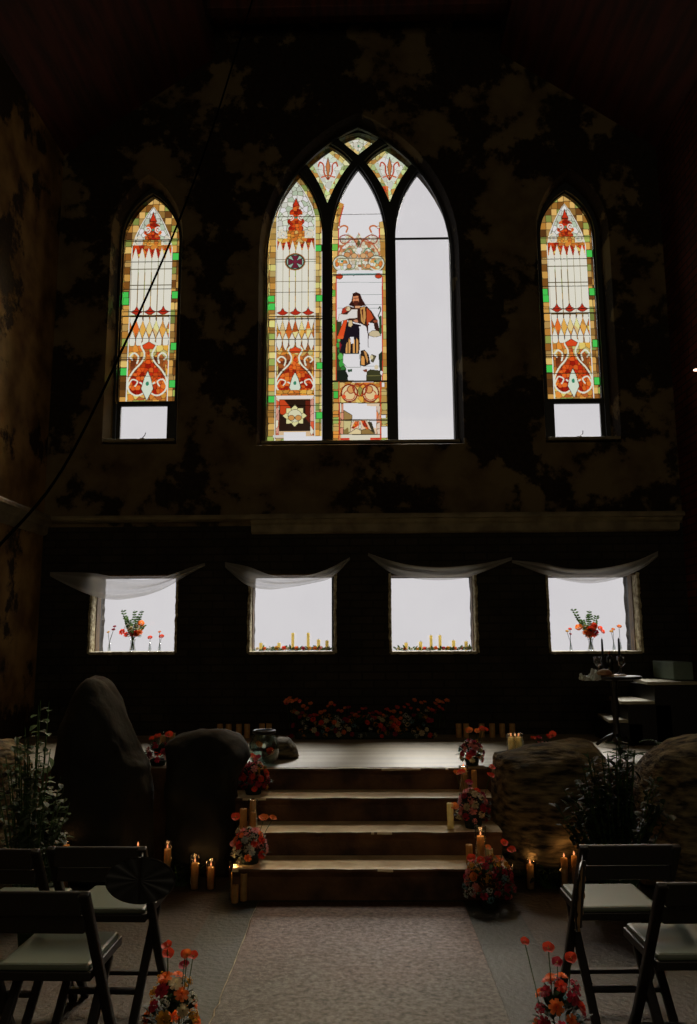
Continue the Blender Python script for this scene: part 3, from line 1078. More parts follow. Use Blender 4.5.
def kite_art(c, cx, cy, hw, ht, hb):
    """kite panel in pixels: centre of the widest line, half width, heights above and below"""
    K = [(cx, cy - ht), (cx + hw, cy), (cx, cy + hb), (cx - hw, cy)]
    c.mosaic([(cx - hw - 2, cy - ht - 3), (cx + hw + 2, cy - ht - 3), (cx + hw + 2, cy + hb + 3), (cx - hw - 2, cy + hb + 3)],
             [(196, 178, 110), (176, 190, 130), (190, 140, 70), (204, 196, 150), (150, 168, 110)], (5, 5), .5, LD)
    q = .72
    c.mosaic([(cx, cy - ht * q), (cx + hw * q, cy), (cx, cy + hb * q), (cx - hw * q, cy)], PALE, (6, 6), .3, (120, 110, 84))
    for sg in (-1, 1):
        c.curve([(cx + sg * .6, cy + 15), (cx + sg * 4, cy + 8), (cx + sg * 4.4, cy + 1), (cx + sg * 8, cy - 2), (cx + sg * 9.6, cy + 2)], 1.3, (176, 66, 34))
        c.curve([(cx + sg * 1, cy + 11), (cx + sg * 6.5, cy + 13)], 1.2, (190, 84, 40))
    c.poly([(cx, cy - 7), (cx + 2.2, cy + 2), (cx, cy + 16), (cx - 2.2, cy + 2)], (190, 120, 70), .5)


def centre_art(c):
    """middle lancet, in pixels of the photographed window"""
    c.poly([(325, 165), (395, 165), (395, 445), (325, 445)], SKYC)
    GRN = (110, 180, 70)
    # ochre borders, broken away near the top
    c.mosaic([(339.5, 202), (344, 204), (341, 216), (339, 228), (339, 442), (332, 442), (332, 225), (335, 212)], OCH + [GRN], (6, 7), .5, rows=True, jit=.15)
    c.mosaic([(379, 222), (383.5, 221), (386, 240), (388.5, 442), (380, 442), (380, 300), (379.6, 240)], OCH + [GRN], (7, 7), .5, rows=True, jit=.15)
    c.line([(343.5, 206), (340, 219), (338.6, 230), (338.6, 252)], 1, (190, 40, 30)); c.line([(379.3, 228), (379.6, 253)], 1, (190, 40, 30))
    f = lambda x, y: (325 + x / 9.957, 200 + y / 9.957)
    P2 = [(206, 180, 140), (214, 206, 190), (190, 130, 90), (200, 204, 180), (216, 212, 204), (176, 110, 70), (210, 196, 170)]
    c.mosaic([f(150, 380), f(240, 330), f(300, 390), f(335, 320), f(370, 390), f(470, 330), f(545, 380), f(560, 700), f(110, 700)], P2, (3.2, 3.2), .35, (110, 90, 60))
    c.poly([f(150, 290), f(230, 330), f(170, 380), f(145, 370)], SKYC); c.poly([f(330, 470), f(362, 500), f(340, 545), f(315, 500)], (222, 218, 214))
    for sg in (-1, 1):
        g = lambda x, y: (358.7 + sg * (x - 335) / 9.957, 200 + y / 9.957)
        c.curve([g(460, 320), g(445, 275), g(480, 255), g(520, 270)], 1.6, (190, 110, 64)); c.ell(*g(530, 272), 1.3, 1.3, (222, 216, 204), .4, (120, 40, 30))
        c.curve([g(345, 470), g(380, 400), g(450, 350), g(520, 370), g(500, 430), g(430, 420)], 1.0, (150, 60, 40))
        c.curve([g(345, 390), g(420, 400), g(500, 470), g(545, 550)], 1.0, (186, 90, 60))
        c.curve([g(360, 560), g(420, 480), g(480, 520)], 0.9, (84, 130, 90))
        c.ell(*g(380, 555), 3, 2.6, (206, 160, 110), .4); c.ell(*g(450, 545), 3.2, 2.6, (198, 140, 90), .4)
        cx_, cy_ = g(510, 632)
        c.ell(cx_, cy_, 8.3, 7.9, (206, 208, 190), .9, (90, 80, 50)); c.mosaic([(cx_ + 6.6 * math.cos(a), cy_ + 6.2 * math.sin(a)) for a in [k * PI / 8 for k in range(16)]], [(210, 200, 160), (214, 160, 90), (190, 200, 170), (204, 130, 70), (220, 216, 206)], (3, 3), .4, (110, 100, 60))
        c.ell(*g(500, 610), 1.2, 1.2, (40, 120, 100)); c.ell(*g(550, 640), 1.8, 2.4, (214, 120, 56), .3)
        c.curve([g(360, 600), g(380, 680), g(450, 690)], 1, (130, 140, 100)); c.ell(*g(430, 660), 2.4, 2.4, (206, 150, 96), .4)
    c.line([f(140, 385), f(560, 380)], .8, (90, 60, 40)); c.line([f(110, 580), f(580, 585)], .8, (110, 100, 80))
    c.poly([f(335, 395), f(356, 430), f(335, 470), f(314, 430)], (90, 84, 50))
    c.poly([f(120, 700), f(570, 700), f(575, 745), f(115, 745)], SKYC)
    c.line([f(75, 745), f(170, 745)], 1.6, (60, 30, 20)); c.line([f(170, 742), f(520, 738)], 1.6, (110, 150, 146)); c.line([f(520, 740), f(600, 738)], 1.6, (60, 30, 20))
    c.curve([f(270, 740), f(340, 800), f(400, 825), f(500, 828)], .5, (90, 110, 106)); c.curve([f(110, 828), f(220, 850), f(290, 870), f(400, 830)], .4, (110, 120, 116))
    # shepherd scene
    c.poly([(334.5, 276), (384.5, 276), (384.5, 381), (334.5, 381)], SKYC)
    h = lambda x, y: (320 + x / 8.54, 270 + y / 8.54)
    c.mosaic([h(105, 50), h(140, 50), h(140, 945), h(105, 945)], OCH + [GRN], (5, 7), .4, rows=True, jit=.1)
    c.mosaic([h(535, 50), h(570, 50), h(570, 945), h(535, 945)], OCH + [GRN], (5, 7), .4, rows=True, jit=.1)
    for x in (138, 533):
        c.line([h(x, 60), h(x, 940)], 1.1, (196, 60, 36))
    c.ell(*h(165, 55), 3.4, 2.6, (190, 60, 30), .5); c.ell(*h(500, 50), 3.4, 2.6, (190, 60, 30), .5)
    for yy, a_, b_ in ((105, 140, 530), (210, 350, 530), (295, 390, 530), (325, 150, 530), (660, 140, 530), (820, 150, 530)):
        c.line([h(a_, yy), h(b_, yy)], .4, (130, 140, 138))
    c.poly([h(140, 430), h(185, 430), h(180, 560), h(205, 700), h(200, 850), h(230, 880), h(240, 945), h(140, 945)], (54, 60, 34))
    for k, (x, y, r_) in enumerate(((155, 640, 2), (175, 740, 2.6), (165, 690, 1.8), (185, 800, 3), (160, 600, 1.6), (200, 850, 2.6))):
        c.ell(*h(x, y), r_, r_ * 1.4, [(60, 150, 60), (90, 170, 80), (50, 110, 50)][k % 3], .3)
    c.poly([h(145, 860), h(215, 850), h(240, 900), h(235, 945), h(145, 945)], (26, 32, 24))
    c.poly([h(235, 850), h(275, 845), h(275, 868), h(240, 872)], (60, 84, 66))
    # robe and cloak
    c.poly([h(215, 440), h(350, 470), h(345, 560), h(335, 715), h(210, 715), h(165, 700), h(175, 600), h(200, 520)], (26, 20, 28))
    for x in (228, 252, 290, 318):
        c.poly([h(x - 8, 575 if x > 240 else 640), h(x + 10, 600), h(x + 8, 712), h(x - 12, 712)], (206, 150, 84), .4)
    c.poly([h(255, 570), h(290, 570), h(290, 625), h(265, 630)], SKYC)
    c.poly([h(205, 425), h(235, 425), h(200, 585), h(150, 585), h(155, 550)], (214, 76, 34), .4)
    c.poly([h(150, 560), h(200, 560), h(195, 590), h(150, 588)], (226, 90, 40))
    c.poly([h(160, 600), h(185, 640), h(170, 690)], (130, 30, 40))
    c.poly([h(190, 330), h(230, 305), h(290, 320), h(400, 310), h(440, 350), h(490, 430), h(510, 520), h(510, 560), h(450, 480), h(410, 470), h(415, 560), h(412, 660), h(395, 560), h(390, 480), h(350, 460), h(240, 430), h(180, 380)], (58, 30, 24))
    c.poly([h(190, 335), h(235, 308), h(245, 350), h(190, 375)], (170, 50, 32)); c.poly([h(395, 320), h(430, 350), h(460, 410), h(430, 440), h(400, 480)], (176, 70, 34), .4)
    c.poly([h(340, 320), h(385, 310), h(395, 400), h(380, 470), h(350, 440)], (190, 140, 78), .5); c.poly([h(352, 340), h(368, 330), h(372, 450)], (90, 40, 26))
    c.poly([h(415, 450), h(460, 455), h(465, 500), h(430, 520)], SKYC)
    c.line([h(500, 330), h(512, 312), h(520, 340), h(498, 390), h(515, 440), h(515, 540)], 1.0, (50, 60, 46)); c.line([h(516, 400), h(516, 540)], 2.2, (44, 80, 46))
    c.poly([h(455, 430), h(495, 425), h(490, 450), h(460, 450)], (150, 76, 50))
    # lamb in his arms
    c.poly([h(165, 375), h(230, 380), h(270, 335), h(320, 335), h(320, 410), h(250, 415), h(175, 440), h(150, 440)], (214, 208, 204), .4, (130, 110, 90))
    c.ell(*h(240, 330), 2.4, 2.6, (206, 186, 150), .4); c.ell(*h(225, 322), 1.2, 1.4, (170, 120, 80))
    c.poly([h(245, 430), h(275, 430), h(280, 470), h(262, 490), h(240, 480)], (206, 180, 134), .4); c.poly([h(280, 425), h(320, 420), h(330, 450), h(300, 450)], (196, 130, 96), .4)
    # head
    c.poly([h(280, 200), h(310, 187), h(345, 205), h(360, 250), h(395, 305), h(340, 310), h(300, 320), h(245, 300), h(268, 265)], (52, 24, 18))
    c.poly([h(282, 225), h(325, 222), h(333, 262), h(318, 295), h(290, 292), h(280, 262)], (206, 132, 92))
    c.poly([h(284, 264), h(330, 262), h(322, 298), h(305, 306), h(290, 296)], (80, 34, 22)); c.line([h(290, 241), h(324, 240)], .5, (70, 34, 24)); c.line([h(307, 240), h(304, 258)], .5, (150, 84, 60))
    c.poly([h(300, 305), h(345, 305), h(340, 325), h(300, 325)], (206, 150, 110))
    # white undergarment glimpses, sheep and stones
    c.poly([h(335, 480), h(395, 485), h(410, 560), h(410, 670), h(345, 670), h(338, 600)], SKYC)
    c.poly([h(415, 540), h(450, 515), h(500, 520), h(520, 560), h(470, 575), h(420, 560)], (196, 180, 146), .4); c.poly([h(430, 575), h(520, 575), h(530, 700), h(420, 660)], SKYC)
    c.poly([h(200, 715), h(335, 715), h(345, 830), h(230, 830), h(195, 790)], SKYC, .4, (110, 120, 110))
    c.poly([h(345, 690), h(380, 680), h(415, 720), h(430, 800), h(380, 825), h(345, 815)], (44, 30, 24)); c.poly([h(352, 730), h(380, 740), h(385, 815), h(352, 810)], (214, 150, 80), .4); c.poly([h(372, 690), h(395, 700), h(410, 760), h(405, 800)], (196, 140, 80))
    c.poly([h(440, 720), h(480, 735), h(455, 790), h(435, 780)], (90, 84, 60), .4); c.ell(*h(440, 745), 1.6, 2.2, (204, 190, 150))
    c.poly([h(500, 720), h(532, 690), h(532, 900), h(510, 860)], (40, 50, 34)); c.ell(*h(480, 830), 2, 2.4, (206, 190, 160))
    c.poly([h(365, 855), h(400, 845), h(405, 872), h(380, 870)], (120, 60, 40)); c.poly([h(400, 870), h(430, 850), h(510, 860), h(525, 900), h(520, 945), h(395, 945)], (58, 58, 34), .4); c.line([h(400, 905), h(515, 900)], .8, (110, 104, 60))
    c.poly([h(515, 860), h(535, 865), h(532, 905), h(515, 890)], SKYC)
    # lower ornament and broken bottom panel
    k = lambda x, y: (325 + x / 9.957, 380 + y / 9.957)
    c.line([k(75, 12), k(620, 12)], 1.6, (36, 24, 16))
    c.mosaic([k(80, 22), k(620, 22), k(620, 605), k(80, 605)], OCH + [(212, 140, 60)], (6, 7), .5, rows=True, jit=.15)
    c.poly([k(82, 110), k(135, 110), k(130, 185), k(82, 185)], (70, 180, 70), .5)
    c.mosaic([k(150, 24), k(550, 24), k(550, 222), k(150, 222)], AMB + [(222, 180, 110)], (5, 5), .4)
    for sg in (-1, 1):
        g = lambda x, y: (360 + sg * (x - 350) / 9.957, 380 + y / 9.957)
        c.ell(*g(455, 130), 8, 8.6, (214, 196, 150), 1.2, (120, 26, 18)); c.ell(*g(455, 150), 5.6, 5, (220, 190, 140), .9, (176, 60, 30)); c.ell(*g(440, 95), 3.6, 3.8, (206, 150, 90), .9, (140, 50, 30))
        c.curve([g(350, 60), g(380, 40), g(420, 70), g(400, 130), g(360, 160)], 1.4, (150, 50, 26)); c.ell(*g(510, 165), 2, 2, (216, 80, 40))
    c.poly([k(350, 60), k(375, 100), k(350, 160), k(325, 100)], (150, 140, 70), .4)
    for x in (140, 555):
        c.line([k(x, 20), k(x, 600)], 1.1, (196, 60, 36))
    c.poly([k(150, 230), k(545, 230), k(545, 540), k(150, 540)], (216, 190, 160), .5)
    c.mosaic([k(150, 230), k(182, 230), k(182, 580), k(150, 580)], [(222, 150, 120), (206, 170, 120), (220, 200, 180)], (4, 8), .4); c.mosaic([k(512, 260), k(548, 260), k(548, 580), k(512, 580)], [(222, 150, 120), (214, 120, 70), (220, 200, 180)], (4, 8), .4)
    c.poly([k(185, 228), k(415, 228), k(420, 258), k(510, 262), k(510, 480), k(470, 470), k(440, 395), k(270, 392), k(270, 350), k(185, 300)], SKYC)
    c.poly([k(185, 300), k(270, 350), k(268, 385), k(240, 400), k(185, 395)], (150, 120, 70), .5); c.poly([k(185, 405), k(265, 405), k(245, 540), k(185, 540)], (196, 184, 130), .5)
    c.poly([k(185, 500), k(230, 470), k(240, 540), k(185, 540)], (130, 110, 60)); c.poly([k(225, 540), k(310, 480), k(360, 500), k(360, 540)], (216, 196, 150), .5); c.poly([k(360, 500), k(430, 480), k(500, 540), k(360, 540)], (140, 110, 60), .5)
    c.poly([k(420, 410), k(465, 420), k(500, 530), k(470, 520)], (50, 46, 30))
    c.mosaic([k(262, 480), k(300, 410), k(340, 410), k(335, 450), k(290, 485)], REDS + [(226, 130, 40)], (3, 3), .4); c.mosaic([k(360, 405), k(400, 405), k(435, 480), k(420, 495), k(380, 460)], REDS + [(226, 130, 40)], (3, 3), .4)
    c.poly([k(348, 415), k(360, 470), k(348, 500), k(336, 470)], (214, 216, 200), .4); c.ell(*k(275, 405), 1.2, 1.2, (216, 216, 200), .4); c.ell(*k(430, 405), 1.4, 1.4, (216, 216, 200), .4)
    c.line([k(75, 400), k(620, 402)], .8, (50, 40, 26)); c.line([k(75, 228), k(620, 228)], .8, (50, 40, 26)); c.line([k(75, 542), k(620, 542)], .7, (50, 40, 26))
    c.poly([k(160, 545), k(540, 545), k(540, 605), k(160, 605)], (212, 204, 184)); c.mosaic([k(150, 575), k(245, 575), k(245, 600), k(150, 600)], [(206, 60, 34)], (9, 9), 0); c.mosaic([k(450, 575), k(560, 575), k(560, 600), k(450, 600)], [(206, 60, 34)], (9, 9), 0)
    for q in ((562, 458, 622, 575), (562, 345, 605, 380), (565, 25, 592, 70)):
        c.poly([k(q[0], q[1]), k(q[2], q[1]), k(q[2], q[3]), k(q[0], q[3])], SKYC)
    for yy in (112, 345, 460):
        c.line([k(80, yy), k(140, yy)], .6, (50, 40, 26)); c.line([k(560, yy), k(620, yy)], .6, (50, 40, 26))


SKYL = np.array(lin(SKYC), np.float32)


def to_lin(a):
    a = np.clip(a / 255.0, 0, 1)
    return np.where(a <= 0.04045, a / 12.92, ((a + 0.055) / 1.055) ** 2.4)


def glass_panel(name, outline, shade, parent, Y=GY, step=0.005):
    """a leaded panel cut to the outline; shade(X, Z) gives the tone of every piece"""
    big = grow(outline, 0.012)
    xs, zs = [p[0] for p in big], [p[1] for p in big]
    nx_, nz_ = int((max(xs) - min(xs)) / step) + 1, int((max(zs) - min(zs)) / step) + 1
    gx, gz = np.meshgrid(np.arange(nx_), np.arange(nz_))
    X = min(xs) + (gx + .5) * step
    Z = min(zs) + (gz + .5) * step
    m = np.zeros(X.shape, bool)
    n = len(big)
    for i in range(n):
        (xa, ya), (xb, yb) = big[i], big[(i + 1) % n]
        if ya == yb:
            continue
        m ^= ((Z >= ya) != (Z >= yb)) & (X < (xb - xa) * (Z - ya) / (yb - ya) + xa)
    T = np.clip(to_lin(shade(X, Z)) / SKYL, 0.002, 1)
    k = nx_ + 1
    i, j = gx[m], gz[m]
    q = np.stack([j * k + i, j * k + i + 1, (j + 1) * k + i + 1, (j + 1) * k + i], 1)
    used, inv = np.unique(q.ravel(), return_inverse=True)
    vx = min(xs) + (used % k) * step
    vz = min(zs) + (used // k) * step
    me = bpy.data.meshes.new(name)
    me.vertices.add(len(used))
    me.vertices.foreach_set('co', np.stack([vx, np.full(len(used), Y), vz], 1).astype(np.float32).ravel())
    nf = len(q)
    me.loops.add(nf * 4)
    me.loops.foreach_set('vertex_index', inv.astype(np.int32).ravel())
    me.polygons.add(nf)
    me.polygons.foreach_set('loop_start', np.arange(0, nf * 4, 4, dtype=np.int32))
    me.update(calc_edges=True)
    ca = me.attributes.new('glass', 'FLOAT_COLOR', 'FACE')
    cc = np.concatenate([T[m], np.ones((nf, 1), np.float32)], 1).astype(np.float32)
    ca.data.foreach_set('color', cc.ravel())
    me.materials.append(M['stained'])
    return link(name, me, parent)


def shade_uv(c, outline, H_):
    xs, zs = [p[0] for p in outline], [p[1] for p in outline]
    x0, x1, z0, z1 = min(xs), max(xs), min(zs), max(zs)
    return lambda X, Z: c.sample((X - x0) / (x1 - x0) * 200, (z1 - Z) / (z1 - z0) * H_)


def shade_px(c):
    def f(X, Z):
        px, py = proj(X, GY, Z)
        return c.sample(px, py)
    return f


def clear_pane(name, outline, parent, Y=GY):
    me = plate(outline, [], Y, Y + 0.004)
    me.materials.append(M['pane'])
    return link(name, me, parent)


def frame_plate(name, outer, holes, Y0, Y1, parent, bevel=0.006):
    me = plate(outer, holes, Y0, Y1, bevel)
    me.materials.append(M['frame'])
    return link(name, me, parent)


def centre_window():
    holes = [PL, PM, PR, KL, KR, KT]
    root = frame_plate('window_1', grow(CEN, 0.03), [grow(h_, 0.006) for h_ in holes], GY - 0.025, GY + 0.03, None)
    root['kind'] = 'structure'
    frame_plate('window_tracery', grow(CEN, -0.004), [grow(h_, 0.022) for h_ in holes], GY - 0.065, GY - 0.026, root)
    frame_plate('window_tracery', grow(CEN, 0.0), [grow(CEN, -0.016)], GY - 0.10, GY - 0.066, root)
    c = Canvas(0, 0, 200, 1150, 2, SKYC); lancet_art(c)
    glass_panel('stained_glass_panel', PL, shade_uv(c, PL, 1150), root)
    c = Canvas(325, 165, 395, 445, 9, SKYC); centre_art(c)
    glass_panel('stained_glass_panel', PM, shade_px(c), root)
    for (K, a) in ((KL, (328, 164.3, 21.5, 17, 39)), (KR, (389.6, 164.3, 21.5, 17, 38))):
        c = Canvas(a[0] - 26, 142, a[0] + 26, 208, 9, SKYC); kite_art(c, *a)
        if K is KR:
            c.mosaic([(382, 186), (388, 186), (389, 202), (386, 198)], [(190, 70, 40), (204, 120, 60)], (4, 4), .4)
        glass_panel('stained_glass_panel', K, shade_px(c), root)
    c = Canvas(335, 130, 382, 160, 9, SKYC)
    c.mosaic([(335, 130), (382, 130), (382, 160), (335, 160)], [(176, 180, 130), (196, 170, 110), (190, 196, 160), (150, 160, 110)], (5, 5), .5, LD)
    c.mosaic([(358, 139), (368, 142), (358, 152), (348, 142)], [(216, 212, 196), (206, 208, 186)], (5, 4), .4, LD); c.ell(358.5, 146, 1, 1, (60, 130, 100))
    glass_panel('stained_glass_panel', KT, shade_px(c), root)
    clear_pane('clear_pane', grow(PR, 0.01), root)
    mb = MB()
    a, b_ = atY(395, 239.2, GY), atY(450, 239.2, GY)
    mb.bar((a.x, GY - 0.012, (a.z + b_.z) / 2), (b_.x, GY - 0.012, (a.z + b_.z) / 2), 0.018, 0.02)
    mb.build('saddle_bar', M['bar'], root)
    for px0, px1, py, r_ in ((267, 323, 319.5, .006), (267, 323, 292.8, .003), (333, 388, 275.5, .005), (333, 388, 420, .003), (267, 323, 406, .003), (333, 386, 240, .004), (333, 385, 215, .003)):
        mb = MB()
        a, b_ = atY(px0, py, GY), atY(px1, py, GY)
        mb.tube([(a.x, GY - 0.008, a.z), (b_.x, GY - 0.008, a.z)], r_, n=6)
        mb.build('saddle_bar', M['bar'], root)
    mb = MB()
    mb.box((0, GY - 0.07, 3.452), (1.98, 0.16, 0.03), 0, 0.006)
    mb.build('window_sill', M['moulding'], root)


def side_window(nm, outer, gl, pane):
    panep = [(pane[0], pane[2]), (pane[1], pane[2]), (pane[1], pane[3]), (pane[0], pane[3])]
    root = frame_plate(nm, grow(outer, 0.025), [grow(gl, 0.004), grow(panep, 0.02)], GY - 0.02, GY + 0.03, None)
    root['kind'] = 'structure'
    frame_plate('window_tracery', grow(outer, 0.0), [grow(gl, 0.018), grow(panep, 0.035)], GY - 0.06, GY - 0.021, root)
    c = Canvas(0, 0, 200, 772, 2.4, SKYC); lancet_art(c, False)
    glass_panel('stained_glass_panel', gl, shade_uv(c, gl, 772), root)
    h_ = frame_plate('hopper', grow(panep, 0.028), [panep], GY - 0.015, GY + 0.015, root)
    me_ = plate(grow(panep, 0.005), [], GY, GY + 0.004)
    me_.materials.append(M['pane'])
    link('clear_pane', me_, h_)
    mb = MB()
    xm = (pane[0] + pane[1]) / 2
    mb.box((xm, GY - 0.03, pane[2] - 0.002), (0.05, 0.03, 0.02), 0, 0.004)
    mb.tube([(xm, GY - 0.05, pane[2]), (xm + 0.03, GY - 0.06, pane[2] + 0.03), (xm + 0.035, GY - 0.05, pane[2] + 0.06)], 0.004, n=6)
    mb.build('latch', M['bar'], h_)
    for fr in (0.215, 0.325, 0.46, 0.57, 0.80):
        x0, x1 = min(p[0] for p in gl), max(p[0] for p in gl)
        z1, z0 = max(p[1] for p in gl), min(p[1] for p in gl)
        z = z1 + (z0 - z1) * fr * 1.0 + 0.0
        mb = MB(); mb.tube([(x0, GY - 0.008, z), (x1, GY - 0.008, z)], 0.004, n=6)
        mb.build('saddle_bar', M['bar'], root)
    mb = MB()
    mb.box(((outer[0][0] + outer[1][0]) / 2, WY + 0.03, outer[0][1] - 0.012), (outer[1][0] - outer[0][0] + 0.06, 0.14, 0.03), 0, 0.006)
    mb.build('window_sill', M['moulding'], root)


centre_window()
side_window('window_2', LAN_L, arch(-2.478, -1.905, 3.93, 5.68, 6.19), (-2.451, -1.973, 3.526, 3.878))
side_window('window_3', LAN_R, arch(1.912, 2.450, 3.915, 5.68, 6.16), (1.970, 2.435, 3.505, 3.862))

# ------------------------------------------------------------------ lower windows
for i, (x0, x1, z0, z1) in enumerate(LOW):
    mb = MB()
    y0, y1 = 7.93, 7.99
    fw = 0.028
    for a, b_, wd in (((x0 - .005, z0), (x0 - .005, z1), fw), ((x1 + .005, z0), (x1 + .005, z1), .09 if i == 1 else fw)):
        mb.box((a[0], (y0 + y1) / 2, (z0 + z1) / 2), (wd, y1 - y0, z1 - z0 + .05), 0, 0.004)
    mb.box(((x0 + x1) / 2, (y0 + y1) / 2, z1 + .0), (x1 - x0 + .05, y1 - y0, fw), 0, 0.004)
    mb.box(((x0 + x1) / 2, (y0 + y1) / 2, z0 - .004), (x1 - x0 + .05, y1 - y0, 0.02), 0, 0.004)
    root = mb.build('window_%d' % (i + 4), M['frame'])
    root['kind'] = 'structure'
    clear_pane('clear_pane', [(x0, z0), (x1, z0), (x1, z1), (x0, z1)], root, 7.96)
    # rough plaster arrises at the front of the jambs, old wood lining behind
    for sx, xx in ((1, x0), (-1, x1)):
        mb = MB()

        def fn(u, v, xx=xx, sx=sx):
            z = z0 - .01 + (z1 - z0 + .02) * v
            q = noise.noise((xx * 9, z * 14, 0)) * 0.010 + noise.noise((xx * 3, z * 50, 5)) * 0.006
            pr = [(-0.016 * sx + q * sx, WY - 0.008), (0.006 * sx + q * sx * .6, WY - 0.012), (0.012 * sx + q * .6 * sx, WY + 0.01), (0.009 * sx, WY + 0.13 + q)]
            p = pr[round(u * 3)]
            return (xx + p[0], p[1], z)
        mb.grid(fn, 3, 60)
        mb.build('plaster_jamb', M['jamb'], root, smooth=False)
        mb = MB()
        mb.box((xx + sx * 0.008, 7.87, (z0 + z1) / 2), (0.016, 0.12, z1 - z0), 0, 0.003)
        mb.build('jamb_lining', M['wood_jamb'], root)
    mb = MB()

    def fs_(u, v):
        x = x0 + (x1 - x0) * u
        q = noise.noise((x * 14, i, 0)) * .006 + noise.noise((x * 40, i, 3)) * .004
        pr = [(WY - 0.012 + q, z0 - 0.022 + q), (WY - 0.014 + q, z0 + .004 + q * .5), (WY + 0.03, z0 + 0.008 + q * .3), (7.94, z0 + 0.006)]
        p = pr[round(v * 3)]
        return (x, p[0], p[1])
    mb.grid(fs_, 60, 3)
    mb.build('window_sill', M['sill'], root)
    mb = MB()
    mb.box(((x0 + x1) / 2, 7.80, z1 - 0.004), (x1 - x0, 0.22, 0.012), 0, 0.003)
    mb.build('window_head', M['wood_jamb'], root)


# ------------------------------------------------------------------ boulders
def boulder(sil, Y, depth, label, matn, seed, group=None, name='boulder', zmin=None, rough=0.085):
    """a rock whose outline seen from the hall is sil (pixels); depth is its real half thickness"""
    P = [atY(x, y, Y) for x, y in sil]
    if zmin is not None:
        P = [Vector((p.x, p.y, zmin if (s_[1] >= 860 or p.z < zmin) else p.z)) for p, s_ in zip(P, sil)]
    cx = (min(p.x for p in P) + max(p.x for p in P)) / 2
    cz = (min(p.z for p in P) + max(p.z for p in P)) / 2
    poly = [(p.x - cx, p.z - cz) for p in P]

    def rad(a):
        d = (math.cos(a), math.sin(a))
        best = 0
        for i in range(len(poly)):
            (x1, y1), (x2, y2) = poly[i], poly[(i + 1) % len(poly)]
            ex, ey = x2 - x1, y2 - y1
            den = d[0] * ey - d[1] * ex
            if abs(den) < 1e-9:
                continue
            t_ = (x1 * ey - y1 * ex) / den
            u_ = (x1 * d[1] - y1 * d[0]) / den
            if t_ > 0 and -0.001 <= u_ <= 1.001:
                best = max(best, t_)
        return best
    tab = [rad(2 * PI * k / 180) for k in range(180)]
    bm = bmesh.new()
    bmesh.ops.create_icosphere(bm, subdivisions=5, radius=1)
    for v in bm.verts:
        x, y, z = v.co
        a = math.atan2(z, x) % (2 * PI)
        rho = math.sqrt(x * x + z * z)
        k = a / (2 * PI) * 180
        R_ = tab[int(k) % 180] * (1 - k % 1) + tab[(int(k) + 1) % 180] * (k % 1)
        rr_ = R_ * rho ** 0.7
        q = Vector((math.cos(a) * rr_, y * depth, math.sin(a) * rr_))
        nn = noise.fractal(q * 2.3 + Vector((seed, 0, 0)), 1.0, 2.0, 5) * rough
        nr = noise.ridged_multi_fractal(q * 3.5 + Vector((seed, 5, 0)), 1.0, 2.0, 4, 1.0, 2.0) * rough * 0.25
        v.co = q + v.co.normalized() * (nn * abs(y) ** .5 + nr * (0.3 + .7 * abs(y)))
    me_ = bpy.data.meshes.new(name)
    bm.to_mesh(me_)
    bm.free()
    me_.polygons.foreach_set('use_smooth', [True] * len(me_.polygons))
    me_.materials.append(M[matn])
    zb = min(v.co.z for v in me_.vertices)
    for v in me_.vertices:
        v.co.z -= zb
    o = link(name, me_)
    o.location = (cx, Y, cz + zb)
    if zmin is not None:
        o.location.z = zmin - 0.004
    return tag(o, label, 'boulder', group)


boulder([(92, 681), (104, 686), (118, 702), (129, 722), (140, 748), (149, 764), (152, 800), (154, 872), (48, 872), (52, 800), (58, 760), (62, 725), (72, 700), (82, 688)], 5.28, 0.28,
        'tall pointed dark boulder standing upright left of the stage', 'rock', 1, 'boulders around the stage', zmin=0)
boulder([(166, 746), (178, 739), (200, 733), (222, 732), (238, 738), (247, 747), (249, 760), (238, 778), (232, 810), (231, 866), (172, 868), (169, 800), (167, 760)], 5.48, 0.20,
        'low rounded dark boulder beside the top left of the staircase', 'rock', 8, 'boulders around the stage', zmin=0)
boulder([(270, 742), (279, 737), (289, 738), (296, 746), (299, 756), (294, 760), (262, 761), (262, 748)], 6.25, 0.16,
        'small smooth rock on the stage behind the round glass jar', 'rock_tan', 12, 'boulders around the stage', zmin=ZS, rough=0.02)
boulder([(497, 758), (520, 753), (548, 746), (572, 741), (590, 744), (604, 760), (608, 800), (606, 868), (500, 868), (494, 800)], 5.45, 0.28,
        'pale tan weathered boulder with sloping top, right of the staircase', 'rock_tan', 21, 'boulders around the stage', zmin=0)
boulder([(645, 772), (652, 757), (668, 746), (690, 740), (720, 742), (730, 800), (728, 872), (640, 872), (638, 800)], 5.2, 0.4,
        'grey streaked boulder at the far right edge beside the ferns', 'rock_tan', 33, 'boulders around the stage', zmin=0)
boulder([(-40, 752), (-10, 743), (10, 742), (21, 746), (25, 756), (26, 800), (26, 872), (-44, 872), (-44, 800)], 4.62, 0.28,
        'flat topped boulder at the far left edge behind the leafy shrub', 'rock_tan', 41, 'boulders around the stage', zmin=0)


# ------------------------------------------------------------------ plants
def leaf_verts(p, d, up, L_, W_):
    """folded leaf of five cross sections"""
    d = d.normalized()
    s_ = d.cross(up)
    if s_.length < 1e-3:
        s_ = d.orthogonal()
    s_.normalize()
    n_ = s_.cross(d).normalized()
    vs, fs = [], []
    for i, (t_, w_) in enumerate(((0, .06), (.25, .75), (.55, 1), (.8, .65), (1, .04))):
        c_ = p + d * L_ * t_ - n_ * L_ * 0.25 * t_ * t_
        vs += [c_ - s_ * W_ * w_ / 2 + n_ * W_ * .12 * w_, c_, c_ + s_ * W_ * w_ / 2 + n_ * W_ * .12 * w_]
    for i in range(4):
        for k in range(2):
            fs.append((i * 3 + k, i * 3 + k + 1, i * 3 + k + 4, i * 3 + k + 3))
    return vs, fs


